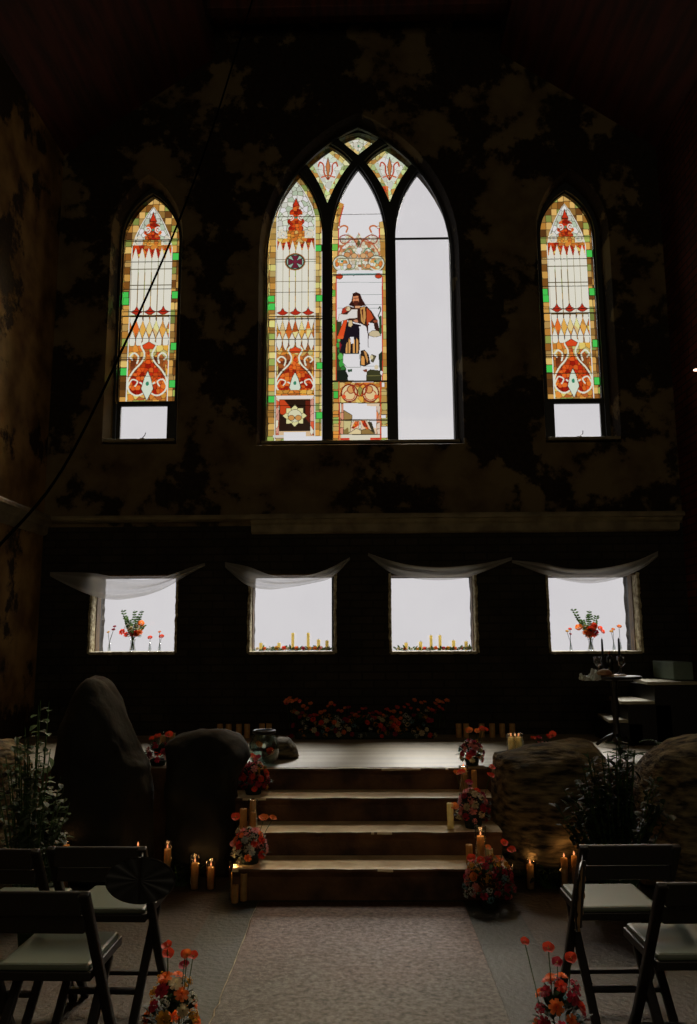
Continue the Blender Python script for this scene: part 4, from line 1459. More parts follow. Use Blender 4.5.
def shrub(name, label, cat, cx, cy, z0, rx, ry, h, nst, leaf, mat, group=None, droop=0.3, round_=False, seed=1, lean=0.0):
    r = random.Random(seed)
    root = thing(name, label, cat, (cx, cy, z0), 0, group)
    st, fo = MB(), MB()
    for k in range(nst):
        a = r.uniform(0, 2 * PI)
        q = r.uniform(.2, 1)
        tip = Vector((math.cos(a) * rx * q + lean, math.sin(a) * ry * q, h * r.uniform(.55, 1) * (1.15 - .35 * q)))
        base = Vector((math.cos(a) * rx * .12, math.sin(a) * ry * .12, 0.0))
        mid = base.lerp(tip, .5) + Vector((0, 0, h * .12))
        pts = [base.lerp(mid, t_ / 4).lerp(mid.lerp(tip, t_ / 4), t_ / 4) for t_ in range(5)]
        st.tube(pts, [.006, .005, .0045, .0035, .002], n=5)
        nl = int(leaf[2])
        for j in range(nl):
            t_ = .25 + .75 * j / nl
            p = base.lerp(mid, t_).lerp(mid.lerp(tip, t_), t_)
            dd = Vector((r.uniform(-1, 1), r.uniform(-1, 1), r.uniform(-.2, .8) - droop * .5))
            vs, fs = leaf_verts(p, dd, Vector((r.uniform(-.3, .3), r.uniform(-.3, .3), 1)), leaf[0] * r.uniform(.6, 1.1), leaf[1] * r.uniform(.7, 1.1))
            fo.add(vs, fs)
    st.build('stem', M['stem'], root)
    fo.build('foliage', M[mat], root)
    return root


def fern(name, label, cx, cy, z0, rad, nf, seed, group):
    r = random.Random(seed)
    root = thing(name, label, 'fern', (cx, cy, z0), 0, group)
    fo = MB()
    for k in range(nf):
        a = 2 * PI * k / nf + r.uniform(-.3, .3)
        L_ = rad * r.uniform(.7, 1.1)
        hh_ = L_ * r.uniform(.5, 1.0)
        pts = [Vector((math.cos(a) * L_ * t_, math.sin(a) * L_ * t_, hh_ * (1.9 * t_ - 1.25 * t_ * t_))) for t_ in [i / 12 for i in range(13)]]
        fo.tube(pts, 0.003, n=4)
        sd_ = Vector((-math.sin(a), math.cos(a), 0))
        for i in range(1, 13):
            for sg in (-1, 1):
                ll = L_ * .28 * (1 - (i / 13) ** 1.5) + .01
                vs, fs = leaf_verts(pts[i], sd_ * sg + (pts[i] - pts[i - 1]).normalized() * .6, Vector((0, 0, 1)), ll, .016)
                fo.add(vs, fs)
    fo.build('frond', M['leaf'], root)
    return root


p = atY(36, 760, 4.16)
shrub('leafy_shrub', 'round leaved eucalyptus shrub left of the tall pointed boulder', 'shrub', p.x, p.y, 0.0, 0.21, 0.13, 1.18, 46, (.05, .042, 14), 'euc', seed=3)
p = atY(612, 760, 4.75)
shrub('leafy_shrub', 'dense dark green shrub in front of the boulders at right', 'shrub', p.x, p.y, 0.0, 0.34, 0.13, 0.92, 80, (.07, .036, 14), 'leaf_dk', seed=5)
p = atY(674, 745, 6.0)
fern('fern', 'spiky fern on the stage in front of the pale corner steps', p.x, p.y, ZS, 0.22, 12, 4, 'ferns on the stage')
p = atY(626, 748, 6.0)
fern('fern', 'smaller fern on the stage left of the spiky one', p.x, p.y, ZS, 0.15, 9, 8, 'ferns on the stage')
for px_, py_, s_, lb in ((182, 884, 3, 'low trailing greenery on the floor among the candles left of the stairs'), (548, 886, 6, 'low trailing greenery on the floor between the lit candles right of the stairs')):
    q = atZ(px_, py_, 0)
    shrub('trailing_greenery', lb, 'greenery', q.x, q.y - 0.04, 0.0, 0.22, 0.06, 0.14, 22, (.05, .022, 8), 'leaf_dk', 'greenery on the floor beside the stairs', seed=s_)


# ------------------------------------------------------------------ flowers
def poppy_mesh(mat, stem=0.0, seed=0):
    r = random.Random(seed)
    mb = MB()
    n = 5
    for k in range(n):
        a = 2 * PI * k / n + r.uniform(-.15, .15)
        tilt = r.uniform(.25, .6)

        def fn(u, v, a=a, tilt=tilt):
            w_ = (u - .5) * 1.25 * math.sin(PI * (0.15 + .8 * v) * .62)
            rr_ = v
            x = rr_ * math.cos(w_ * 1.0) ; y = rr_ * math.sin(w_ * 1.2)
            z = tilt * v ** 1.6 + .06 * math.sin(u * 9 + a) * v
            return (x * math.cos(a) - y * math.sin(a), x * math.sin(a) + y * math.cos(a), z)
        mb.grid(fn, 4, 4, 0)
    mb.lathe([(0, .05), (.13, .06), (.16, .14), (.10, .22), (0, .25)], n=8, mi=1)
    if stem:
        mb.tube([(0, 0, .03), (.03 * stem, .02 * stem, -.5 * stem), (.0, .0, -stem)], .035, 2, 5)
    return mb.mesh('poppy', [M[mat], M['yellow'], M['stem']], True)


def rose_mesh(mat, seed=0):
    r = random.Random(seed)
    mb = MB()
    for ring, (n, rad, tilt, h) in enumerate(((7, 1.0, .35, 0), (6, .78, .8, .10), (5, .52, 1.5, .18), (3, .3, 3.0, .2))):
        for k in range(n):
            a = 2 * PI * (k + .5 * ring) / n + r.uniform(-.1, .1)

            def fn(u, v, a=a):
                w_ = (u - .5) * 2.4 / n * PI * .8
                rr_ = rad * (.15 + .85 * v) / math.sqrt(1 + (tilt * .6) ** 2)
                z = h + tilt * rad * .55 * v ** 1.3 - .10 * v ** 4
                aa = a + w_ * (.6 + .4 * math.sin(PI * v))
                return (rr_ * math.cos(aa), rr_ * math.sin(aa), z)
            mb.grid(fn, 3, 3, 0)
    return mb.mesh('rose', [M[mat]], True)


def filler_mesh(mat, seed=0):
    r = random.Random(seed)
    mb = MB()
    for k in range(26):
        d = Vector((r.gauss(0, 1), r.gauss(0, 1), abs(r.gauss(0, 1)) * .9)).normalized()
        c_ = d * r.uniform(.7, 1.0)
        s_ = d.orthogonal().normalized() * .24
        t_ = d.cross(s_)
        mb.add([c_ + s_, c_ + t_, c_ - s_, c_ - t_, c_ + d * .1], [(0, 1, 4), (1, 2, 4), (2, 3, 4), (3, 0, 4)])
        mb.tube([(0, 0, 0), c_], .02, 1, 3, False)
    return mb.mesh('filler_flower', [M[mat], M['stem']])


BL = {}
for k in ('red', 'orange', 'pink', 'yellow', 'burg'):
    BL['poppy', k] = poppy_mesh(k, 0, hash(k) % 7 if False else len(k))
    BL['stemmed_poppy', k] = poppy_mesh(k, 3.0, len(k))
for k in ('cream', 'pink', 'burg', 'orange', 'red', 'white', 'yellow'):
    BL['rose', k] = rose_mesh(k, len(k))
for k in ('blue', 'white', 'cream', 'yellow', 'pink', 'burg'):
    BL['filler_flower', k] = filler_mesh(k, len(k))


def bloom(kind, col, parent, p, d, s_, spin=0.0, sub=None):
    nm = 'poppy' if 'poppy' in kind else kind
    o = link(nm, BL[kind, col], parent)
    o.location = p
    q = Vector(d).normalized().to_track_quat('Z', 'Y')
    o.rotation_euler = (q.to_matrix() @ Matrix.Rotation(spin, 3, 'Z')).to_euler()
    o.scale = (s_, s_, s_)
    return o


def arrangement(label, loc, rx, ry, h, blooms, poppies, seed, group=None, name='flower_arrangement', leaves=90, leafm='leaf_dk', size=1.0, base=True):
    """blooms: list of (kind, colour, count); poppies: list of (dx, dz, colour, size) on stems standing proud"""
    r = random.Random(seed)
    root = thing(name, label, 'flowers', loc, 0, group)
    fo = MB()
    if base:
        fo.lathe([(0, 0), (min(rx, .1) * .5, 0.0), (min(rx, .1) * .6, h * .22), (min(rx, .1) * .4, h * .3), (0, h * .32)], n=12, mi=1) if rx < .3 else fo.box((0, 0, h * .12), (rx * 1.8, ry * .9, h * .24), 1, .01)
    for k in range(leaves):
        a = r.uniform(0, 2 * PI); e_ = r.uniform(-.15, 1.3)
        d = Vector((math.cos(a) * math.cos(e_), math.sin(a) * math.cos(e_), math.sin(e_)))
        if rx > .3:
            bx = r.uniform(-rx, rx) * .85
            p = Vector((bx, d.y * ry * .6, max(.012, h * .3 + d.z * h * .35)))
        else:
            p = Vector((d.x * rx * .65, d.y * ry * .65, max(.012, h * .35 + d.z * h * .35)))
        dd = d + Vector((r.uniform(-.3, .3), r.uniform(-.3, .3), .1))
        if dd.z < 0 and p.z < .05: dd.z = 0.05
        vs, fs = leaf_verts(p, dd, Vector((0, 0, 1)), .06 * size * r.uniform(.6, 1.2), .026 * size)
        vs = [Vector((v.x, v.y, max(v.z, .003))) for v in vs]
        fo.add(vs, fs)
    fo.build('foliage', [M[leafm], M['leaf_dk']], root)
    seq = [(k, c_) for k, c_, n in blooms for _ in range(int(n * (1.9 if rx < .3 else 1.0)))]
    r.shuffle(seq)
    N_ = len(seq)
    for i, (k, c_) in enumerate(seq):
        # spread over the upper dome, most of them facing the hall
        a = i * 2.399963 + r.uniform(-.2, .2)
        e_ = math.asin(min(.98, -.45 + 1.42 * ((i + .5) / N_)))
        d = Vector((math.cos(a) * math.cos(e_), math.sin(a) * math.cos(e_), math.sin(e_)))
        s_ = {'poppy': .022, 'rose': .025, 'filler_flower': .024}[k] * size * r.uniform(.8, 1.15)
        if rx > .3:
            bx = -rx * .95 + 1.9 * rx * ((i * 0.6180339) % 1)
            d = Vector((r.uniform(-.3, .3), -abs(d.y) - .1 if r.random() < .75 else abs(d.y), d.z + .15)).normalized()
            p = Vector((bx, d.y * ry * .9, max(s_ + .01, h * .30 + d.z * h * (.45 + .25 * abs(bx / rx) ** 2))))
        else:
            p = Vector((d.x * rx * .9, d.y * ry * .9, max(s_ + .004, h * .42 + d.z * h * .52)))
        bloom(k, c_, root, p, d + Vector((0, -.25, .1)), s_, r.uniform(0, 6))
    for dx, dz, c_, s_ in poppies:
        p = Vector((dx, r.uniform(-ry * .6, ry * .2), dz))
        d = Vector((dx * .6 + r.uniform(-.3, .3), -.7 + r.uniform(-.3, .3), 1.0))
        o = bloom('poppy', c_, root, p, d, s_ * .85, r.uniform(0, 6))
        sm = MB()
        b_ = Vector((max(-rx, min(rx, dx)) * .5 if rx < .3 else dx * .96, 0, h * .35))
        m_ = (b_ + p) / 2 + Vector((0, 0, .02))
        sm.tube([b_, m_, p], .0016, n=5)
        sm.build('stem', M['stem'], root)
    return root


G1 = 'flower arrangements along the stairs'
p = atZ(253, 797, zt[3]); fy = 5.56
arrangement('crimson and orange flower arrangement on the upper left stair', (atY(253, 790, 5.60).x, 5.615, zt[3]), .105, .09, .22,
            [('rose', 'burg', 6), ('rose', 'red', 5), ('filler_flower', 'yellow', 3), ('rose', 'pink', 3), ('filler_flower', 'burg', 4), ('filler_flower', 'blue', 1), ('poppy', 'red', 4)],
            [(.03, .235, 'burg', .034), (-.085, .24, 'red', .028), (-.12, .14, 'pink', .025), (.0, .25, 'red', .025)], 11, G1)
arrangement('bright coral and white flower arrangement on the lower left stair', (atY(249, 866, 5.04).x, 5.07, zt[1]), .105, .09, .21,
            [('rose', 'red', 4), ('rose', 'pink', 4), ('rose', 'orange', 3), ('rose', 'white', 5), ('filler_flower', 'white', 4), ('filler_flower', 'pink', 3), ('filler_flower', 'blue', 1)],
            [(-.09, .26, 'red', .032), (.08, .25, 'orange', .036), (.14, .26, 'orange', .028), (-.10, .10, 'pink', .03)], 12, G1)
p = atY(473, 766, 5.82)
arrangement('red and cream flower arrangement on the stage at the top right stair', (p.x, 5.86, ZS), .085, .08, .18,
            [('rose', 'cream', 5), ('rose', 'burg', 5), ('rose', 'pink', 4), ('filler_flower', 'blue', 2), ('filler_flower', 'yellow', 2), ('rose', 'red', 2)],
            [(-.02, .235, 'orange', .032), (.075, .245, 'red', .028), (.10, .24, 'red', .024), (.04, .23, 'orange', .024)], 13, G1)
p = atY(474, 831, 5.30)
arrangement('pink and crimson flower arrangement on the middle right stair', (p.x, 5.32, zt[2]), .105, .09, .25,
            [('rose', 'pink', 7), ('rose', 'burg', 5), ('rose', 'cream', 3), ('filler_flower', 'blue', 2), ('filler_flower', 'pink', 3), ('filler_flower', 'cream', 2), ('poppy', 'red', 2)],
            [(.11, .32, 'red', .030), (.13, .36, 'red', .026), (-.10, .33, 'orange', .026), (-.07, .34, 'red', .03), (-.12, .13, 'orange', .032), (-.02, .27, 'burg', .03)], 14, G1)
q = atZ(490, 908, 0)
arrangement('dark red and yellow flower arrangement on the floor right of the bottom stair', (q.x, 4.84, 0), .15, .08, .29,
            [('rose', 'burg', 8), ('filler_flower', 'yellow', 6), ('filler_flower', 'burg', 5), ('filler_flower', 'blue', 2), ('filler_flower', 'white', 4), ('rose', 'pink', 5), ('poppy', 'orange', 3)],
            [(-.10, .27, 'red', .030), (.0, .32, 'orange', .022), (.09, .35, 'red', .026), (-.05, .26, 'red', .028), (.13, .31, 'red', .03)], 15, G1, leafm='euc')
p = atY(155, 752, 5.80)
arrangement('small red flower arrangement between the two left boulders', (p.x, 5.9, ZS), .10, .08, .16,
            [('rose', 'burg', 4), ('rose', 'pink', 4), ('rose', 'red', 2), ('filler_flower', 'blue', 1)],
            [(.0, .20, 'red', .028), (.07, .205, 'red', .034), (-.05, .18, 'red', .024)], 16, 'small flower arrangements behind the boulders')
p = atY(545, 748, 6.0)
arrangement('small red flower arrangement behind the pale tan boulder', (p.x, 6.05, ZS), .10, .08, .14,
            [('rose', 'red', 3), ('rose', 'pink', 3), ('rose', 'burg', 3), ('filler_flower', 'blue', 1)],
            [(-.07, .155, 'red', .026), (.04, .17, 'red', .028), (.075, .18, 'red', .032), (-.03, .16, 'burg', .026)], 17, 'small flower arrangements behind the boulders')
G2 = 'flower arrangements at the front of the aisle'
q = atZ(176, 1050, 0)
arrangement('yellow and orange flower arrangement on the floor beside the left chairs', (atY(172, 1000, 3.0).x, 3.0, 0), .095, .085, .375,
            [('rose', 'orange', 7), ('rose', 'burg', 4), ('filler_flower', 'yellow', 4), ('rose', 'cream', 4), ('rose', 'yellow', 4), ('filler_flower', 'white', 3), ('filler_flower', 'blue', 1)],
            [(-.02, .445, 'red', .022), (-.02, .415, 'red', .024), (.05, .43, 'red', .018), (.06, .435, 'orange', .018), (.07, .41, 'red', .02), (.04, .38, 'blue' if False else 'burg', .022)], 18, G2)
arrangement('dark orange and red flower arrangement on the floor beside the right chairs', (atY(559, 1000, 3.0).x, 3.0, 0), .095, .085, .375,
            [('rose', 'red', 6), ('rose', 'burg', 7), ('rose', 'orange', 4), ('filler_flower', 'blue', 2), ('filler_flower', 'burg', 3)],
            [(-.115, .465, 'red', .018), (-.035, .445, 'red', .024), (.04, .415, 'red', .024), (.0, .39, 'burg', .022)], 19, G2)
# long arrangement along the back of the stage
xa, xb = atY(283, 733, 7.42).x, atY(446, 733, 7.42).x
r = random.Random(5)
pop = []
for k in range(46):
    u = (k + .5) / 46
    edge = abs(u - .5) * 2
    pop.append(((u - .5) * (xb - xa) * .98, r.uniform(.20, .27 + .10 * edge), r.choice(['orange', 'red', 'red', 'burg'] if .3 < u < .62 else ['orange', 'orange', 'red', 'red']), r.uniform(.017, .027)))
for dx in (.66, .70, .745, -.62, -.66, -.70):
    pop.append((dx, r.uniform(.30, .36) if dx > 0 else .33, 'orange', .030))
arrangement('long low bank of orange and red flowers along the back of the stage', ((xa + xb) / 2, 7.42, ZS), (xb - xa) / 2 * .94, .12, .26,
            [('rose', 'burg', 22), ('rose', 'cream', 20), ('rose', 'red', 16), ('filler_flower', 'yellow', 24), ('filler_flower', 'white', 16), ('filler_flower', 'blue', 8), ('rose', 'orange', 10), ('filler_flower', 'cream', 10)],
            pop, 20, None, leaves=420, leafm='leaf')


# ------------------------------------------------------------------ candles
def candle(label, x, y, z, rad, h, lit=False, glass=0.0, wax='wax', group=None, power=0.0):
    """pillar candle; glass = height of a cylinder around it"""
    root = thing('pillar_candle', label, 'candle', (x, y, z), RNG.uniform(0, 6), group)
    mb = MB()
    mb.lathe([(0, 0.002), (rad * .96, 0.002), (rad, .006), (rad, h - .004), (rad * .93, h), (rad * .7, h - .004), (rad * .3, h - .008), (0, h - .008)], n=18)
    wx = mb.build('wax', M[wax], root, smooth=True)
    mb = MB()
    mb.tube([(0, 0, h - .009), (.001, 0, h + .004), (.003, 0, h + .010)], .0012, n=5)
    mb.build('wick', M['wick'], wx)
    if lit:
        mb = MB()
        mb.lathe([(0, h + .004), (.004, h + .008), (.0055, h + .013), (.004, h + .020), (.0015, h + .027), (0, h + .031)], n=10)
        mb.build('flame', M['flame'], root, smooth=True)
        ld = bpy.data.lights.new('candle_light', 'POINT')
        ld.energy = power * 0.4
        ld.color = (1.0, 0.50, 0.18)
        ld.shadow_soft_size = .012
        lo = bpy.data.objects.new('candle_light', ld)
        C.objects.link(lo)
        lo.parent = root
        lo.location = (0, 0, h + .035)
    if glass:
        gr = rad + .012
        mb = MB()
        mb.lathe([(0, .0), (gr, .0), (gr, glass), (gr - .002, glass + .001), (gr - .003, glass - .002), (gr - .003, .004)], n=20)
        mb.build('glass_cylinder', M['glass'], root, smooth=True)
    return root


GB = 'pillar candles along the back of the stage'
names_l = ['leftmost short candle at the back of the stage, left of the flower bank', 'second candle from the left at the back of the stage', 'third candle from the left at the back of the stage',
           'fourth candle from the left at the back of the stage', 'fifth candle from the left at the back of the stage', 'back of stage candle just left of the long flower bank']
names_r = ['back of stage candle just right of the long flower bank', 'second candle right of the flower bank, back of the stage', 'third candle right of the flower bank, back of the stage',
           'fourth candle right of the flower bank, back of the stage', 'fifth candle right of the flower bank, back of the stage', 'rightmost candle of the row at the back of the stage']
for pxs, nm in (((220, 228.7, 239, 247.2, 262, 269), names_l), ((458.5, 466, 481.5, 492, 502, 512), names_r)):
    for k, px_ in enumerate(pxs):
        py_ = 724 - (0.5 if px_ > 255 else 0)
        q = atY(px_, py_, 7.46)
        candle(nm[k], q.x, 7.46, ZS, .026, q.z - ZS, group=GB)


def fc(label, px_, top, bot, z, rad=.022, **k):
    """candle whose foot is at pixel (px, bot) on the level z and whose top is at pixel row top"""
    q = atZ(px_, bot, z)
    q.y += rad
    t_ = atY(px_, top, q.y)
    return candle(label, t_.x, q.y, z, rad, t_.z - z, **k)


GS = 'candles along the stairs'
fc('lit glass candle on the stage, left one of the pair by the pale boulder', 511, 737, 754, ZS, .024, lit=True, glass=.15, wax='wax_pale', power=.15, group='paired glass candles on the stage')
fc('lit glass candle on the stage, right one of the pair by the pale boulder', 518.6, 737, 754, ZS, .024, lit=True, glass=.15, wax='wax_pale', power=.15, group='paired glass candles on the stage')
fc('candle in glass behind the low left boulder, beside the small red flowers', 163, 735, 748, ZS, .024, glass=.12, group='glass candles behind the left boulder')
fc('candle in glass on top of the low left boulder, right of its neighbour', 172.5, 733, 748, ZS, .024, glass=.12, group='glass candles behind the left boulder')
# left side of the stairs
fc('tall glass candle directly under the crimson arrangement on the left stairs', 253, 800, 828.5, zt[2], .020, glass=.17, group=GS)
fc('broad short candle left of the glass one on the second left stair', 243.5, 808.5, 829.5, zt[2], .023, group=GS)
fc('small short candle in front of the glass one on the second left stair', 253.3, 812, 831, zt[2], .018, group=GS)
fc('lit candle in a tall glass cylinder on the floor left of the bottom stair', 234.5, 873, 900, 0, .020, lit=True, glass=.205, power=1.4, group=GS)
fc('tall plain candle on the floor against the bottom left stair', 244, 873, 902, 0, .020, group=GS)
fc('short plain candle on the floor in front of the lit glass one at left', 235.2, 885, 904, 0, .020, group=GS)
# right side of the stairs
fc('lit candle in a tall glass cylinder under the red and cream arrangement', 463.5, 768, 796, zt[3], .020, lit=True, glass=.19, power=.35, group=GS)
fc('short broad candle beside the glass one on the third right stair', 464.5, 782, 796.8, zt[3], .022, group=GS)
fc('slim pale candle on the third right stair', 474, 770, 796, zt[3], .018, group=GS)
fc('glowing pale yellow candle standing alone on the second stair at right', 450, 803, 829.5, zt[2], .021, wax='wax_pale', group=GS)
fc('lit candle in a tall glass cylinder on the bottom stair at right', 480.5, 836, 866, zt[1], .022, lit=True, glass=.22, power=.4, group=GS)
fc('amber candle left of the glass cylinder on the bottom right stair', 469, 844.5, 867, zt[1], .020, group=GS)
fc('pale green white candle behind the floor arrangement at bottom right', 489.5, 848.5, 866, zt[1], .020, wax='wax_pale', group=GS)
fc('dim glass candle right of the dark red floor arrangement', 507.5, 868, 894, 0, .020, glass=.17, group=GS)
# on the floor further out
GF = 'lit glass candles on the floor'
fc('lit glass candle on the floor just right of the stairs', 530, 864.5, 890, 0, .022, lit=True, glass=.19, power=.25, group=GF)
fc('lit floor candle behind the right front chair post, left one of two', 564, 858, 893, 0, .020, lit=True, glass=.15, power=.2, group=GF)
fc('lit floor candle behind the right front chair post, right one of two', 574, 856, 893, 0, .018, lit=True, glass=.15, power=.2, group=GF)
fc('nearest lit glass candle on the floor left of the stairs', 211, 867, 890, 0, .020, lit=True, glass=.17, power=.25, group=GF)
fc('taller lit glass candle left of its nearest neighbour on the floor', 195, 863, 890, 0, .021, lit=True, glass=.20, power=.25, group=GF)
fc('lit glass candle on the floor seen just right of the oval fan', 167.5, 849, 891, 0, .020, lit=True, glass=.28, power=.2, group=GF)
fc('lit glass candle on the floor seen over the top of the oval fan', 138, 847, 903, 0, .020, lit=True, glass=.28, power=.2, group=GF)
fc('lit glass candle on the floor far left, flame over the dark chair back', 66, 845, 903, 0, .020, lit=True, glass=.34, power=.15, group=GF)


# ------------------------------------------------------------------ things in the lower windows
def vase(parent, r_, h, z=0, mat='glass'):
    mb = MB()
    mb.lathe([(0, .0), (r_ * .85, .0), (r_ * .95, .01), (r_ * .6, h * .55), (r_ * .7, h * .85), (r_ * .95, h), (r_ * .88, h), (r_ * .62, h * .82), (r_ * .5, h * .55), (r_ * .8, .014), (0, .01)], n=18)
    return mb.build('vase_body', M[mat], parent, smooth=True)


SY = 7.80


def bouquet_vase(label, px_, spec, seed):
    r = random.Random(seed)
    i = 0 if px_ < 300 else 3
    z0 = LOW[i][2] + .008
    q = atY(px_, 640, SY)
    root = thing('bouquet_vase', label, 'vase', (q.x, SY, z0), 0, 'bouquets in the end windows')
    vase(root, .032, .115)
    st = MB()
    for k in range(9):
        a = k * .7
        st.tube([(math.cos(a) * .016, math.sin(a) * .016, .012), (math.cos(a) * .004, math.sin(a) * .004, .10), (math.cos(a) * .02, math.sin(a) * .02, .15)], .0025, n=5)
    st.build('stem_bunch', M['stem'], root)
    fo = MB()
    for (dx, h_) in spec['sprays']:
        h_ *= 1.12
        dx *= 1.1
        tip = Vector((dx, r.uniform(-.02, .02), h_))
        b_ = Vector((0, 0, .11))
        fo.tube([b_, b_.lerp(tip, .5) + Vector((dx * .1, 0, .0)), tip], .002, n=4)
        for j in range(9):
            pt = b_.lerp(tip, .25 + .75 * j / 9)
            for sg in (-1, 1):
                vs, fs = leaf_verts(pt, Vector((sg, r.uniform(-.5, .5), .6)), Vector((0, -1, .3)), .034 * r.uniform(.7, 1.1), .018)
                fo.add(vs, fs)
    for k in range(50):
        d = rnd_dir(); d.z = abs(d.z)
        vs, fs = leaf_verts(Vector((d.x * .04, d.y * .03, .14 + d.z * .03)), d, Vector((0, 0, 1)), .05, .022)
        fo.add(vs, fs)
    fo.build('foliage', M['leaf'], root)
    for kind, c_, dx, dz, s_ in spec['blooms']:
        bloom(kind, c_, root, Vector((dx, -.03 + r.uniform(-.01, .02), dz)), Vector((dx * 3, -1, .5)), s_, r.uniform(0, 6))
    return root


bouquet_vase('vase of red and orange flowers with green sprays in the leftmost low window', 132.8, dict(
    sprays=[(-.11, .36), (-.08, .30), (.005, .35), (.075, .35), (.05, .30), (-.045, .27), (.10, .22)],
    blooms=[('rose', 'red', -.095, .185, .034), ('rose', 'red', -.06, .16, .03), ('rose', 'red', .04, .17, .038), ('rose', 'orange', .075, .18, .03), ('rose', 'burg', 0, .165, .034),
            ('poppy', 'orange', .085, .26, .032), ('filler_flower', 'yellow', .09, .225, .03), ('rose', 'cream', -.02, .215, .03), ('filler_flower', 'cream', .045, .23, .03), ('filler_flower', 'white', -.05, .235, .03)]), 2)
bouquet_vase('vase of deep red flowers with green sprays in the rightmost low window', 590.5, dict(
    sprays=[(-.15, .36), (-.12, .31), (.0, .34), (-.01, .31), (.075, .30), (-.07, .26), (.06, .22)],
    blooms=[('rose', 'red', .0, .20, .046), ('rose', 'red', .035, .235, .036), ('rose', 'orange', -.05, .17, .034), ('rose', 'red', .02, .15, .034), ('poppy', 'orange', -.115, .215, .034), ('filler_flower', 'yellow', -.06, .215, .03),
            ('rose', 'orange', -.03, .145, .03), ('poppy', 'red', .085, .205, .026), ('poppy', 'red', .11, .175, .022), ('rose', 'burg', .045, .175, .03)]), 4)


def bud_vase(label, px_, i, h, blooms, seed):
    q = atY(px_, 640, SY)
    root = thing('bud_vase', label, 'bud vase', (q.x, SY, LOW[i][2] + .008), 0, 'bud vases in the end windows')
    mb = MB()
    mb.lathe([(0, 0), (.014, 0), (.016, .02), (.011, .045), (.006, .07), (.007, .078), (.005, .076), (.009, .045), (.013, .02), (0, .006)], n=14)
    mb.build('vase_body', M['glass'], root, smooth=True)
    for c_, dx, dz, s_ in blooms:
        sm = MB()
        sm.tube([(0, 0, .01), (dx * .15, 0, dz * .5), (dx, 0, dz)], .0022, n=5)
        sm.build('stem', M['stem'], root)
        bloom('poppy', c_, root, Vector((dx, 0, dz)), Vector((dx, -.7, .8)), s_, 1.0)
    return root


bud_vase('bud vase with pale stems at the left end of the leftmost low window', 109.5, 0, .18, [('cream' if False else 'yellow', -.015, .18, .014), ('burg', .035, .205, .018), ('burg', .045, .235, .016)], 1)
bud_vase('bud vase holding one drooping scarlet poppy, right of the bouquet', 150, 0, .12, [('red', .0, .125, .024)], 2)
bud_vase('bud vase with orange and red blooms, right end of the leftmost low window', 159.8, 0, .18, [('orange', -.004, .18, .015), ('red', .016, .135, .026)], 3)
bud_vase('bud vase with yellow and red blooms, left end of the rightmost low window', 570.5, 3, .2, [('yellow', -.03, .18, .016), ('red', .0, .20, .018), ('burg', .002, .155, .014)], 4)
bud_vase('bud vase with a peach bloom, right of the deep red bouquet', 613.5, 3, .2, [('orange', .0, .195, .018), ('yellow', -.018, .175, .018)], 5)
bud_vase('bud vase with a single amber bloom, rightmost in the rightmost low window', 620, 3, .2, [('orange', -.002, .22, .024)], 6)

sill_spec = {1: [(261, 8), (279, 8), (292.8, 17.5), (308.2, 17.5), (318.5, 11), (327, 10)],
             2: [(406, 8), (420.5, 9), (431, 15), (440, 15), (453.5, 10), (466, 9)]}
ordn = ['leftmost', 'second from left', 'third from left', 'fourth from left', 'fifth from left', 'rightmost']
for wi, lst in sill_spec.items():
    wn = 'second low window from left' if wi == 1 else 'third low window from left'
    z0 = LOW[wi][2] + .009
    gname = 'short candles on the sill of the ' + wn
    for k, (px_, hp) in enumerate(lst):
        q = atY(px_, 640, SY)
        candle('%s little sill candle in the %s' % (ordn[k], wn), q.x, SY, z0, .014 if hp > 12 else .016, hp * .0098, wax='wax_pale', group=gname)
    # garland of leaves and small blooms lying along the sill
    xa, xb = LOW[wi][0] + .05, LOW[wi][1] - .05
    root = thing('flower_garland', 'low leaf and bloom garland on the sill, ' + wn, 'garland', ((xa + xb) / 2, SY - .055, z0), 0, 'garlands on the middle sills')
    r = random.Random(wi)
    fo = MB()
    n = 130 if wi == 1 else 110
    for k in range(n):
        x = r.uniform(xa, xb) - (xa + xb) / 2
        vs, fs = leaf_verts(Vector((x, r.uniform(-.02, .02), .004)), Vector((r.uniform(-1, 1), r.uniform(-.6, .6), r.uniform(.1, 1.1))), Vector((0, -.6, 1)), r.uniform(.03, .065), .022)
        fo.add([Vector((v.x, v.y, max(v.z, .001))) for v in vs], fs)
    fo.build('foliage', M['leaf'], root)
    cols = ['cream', 'orange', 'white', 'yellow', 'red', 'cream', 'orange', 'burg', 'yellow', 'orange', 'pink', 'cream']
    for k in range(12):
        x = (-.5 + (k + .5) / 12) * (xb - xa) + r.uniform(-.015, .015)
        kind = 'rose' if ('rose', cols[k]) in BL else 'poppy'
        s_ = r.uniform(.015, .025)
        bloom(kind, cols[k], root, Vector((x, -.015, s_ + .004)), Vector((r.uniform(-.4, .4), -1, .6)), s_, r.uniform(0, 6))


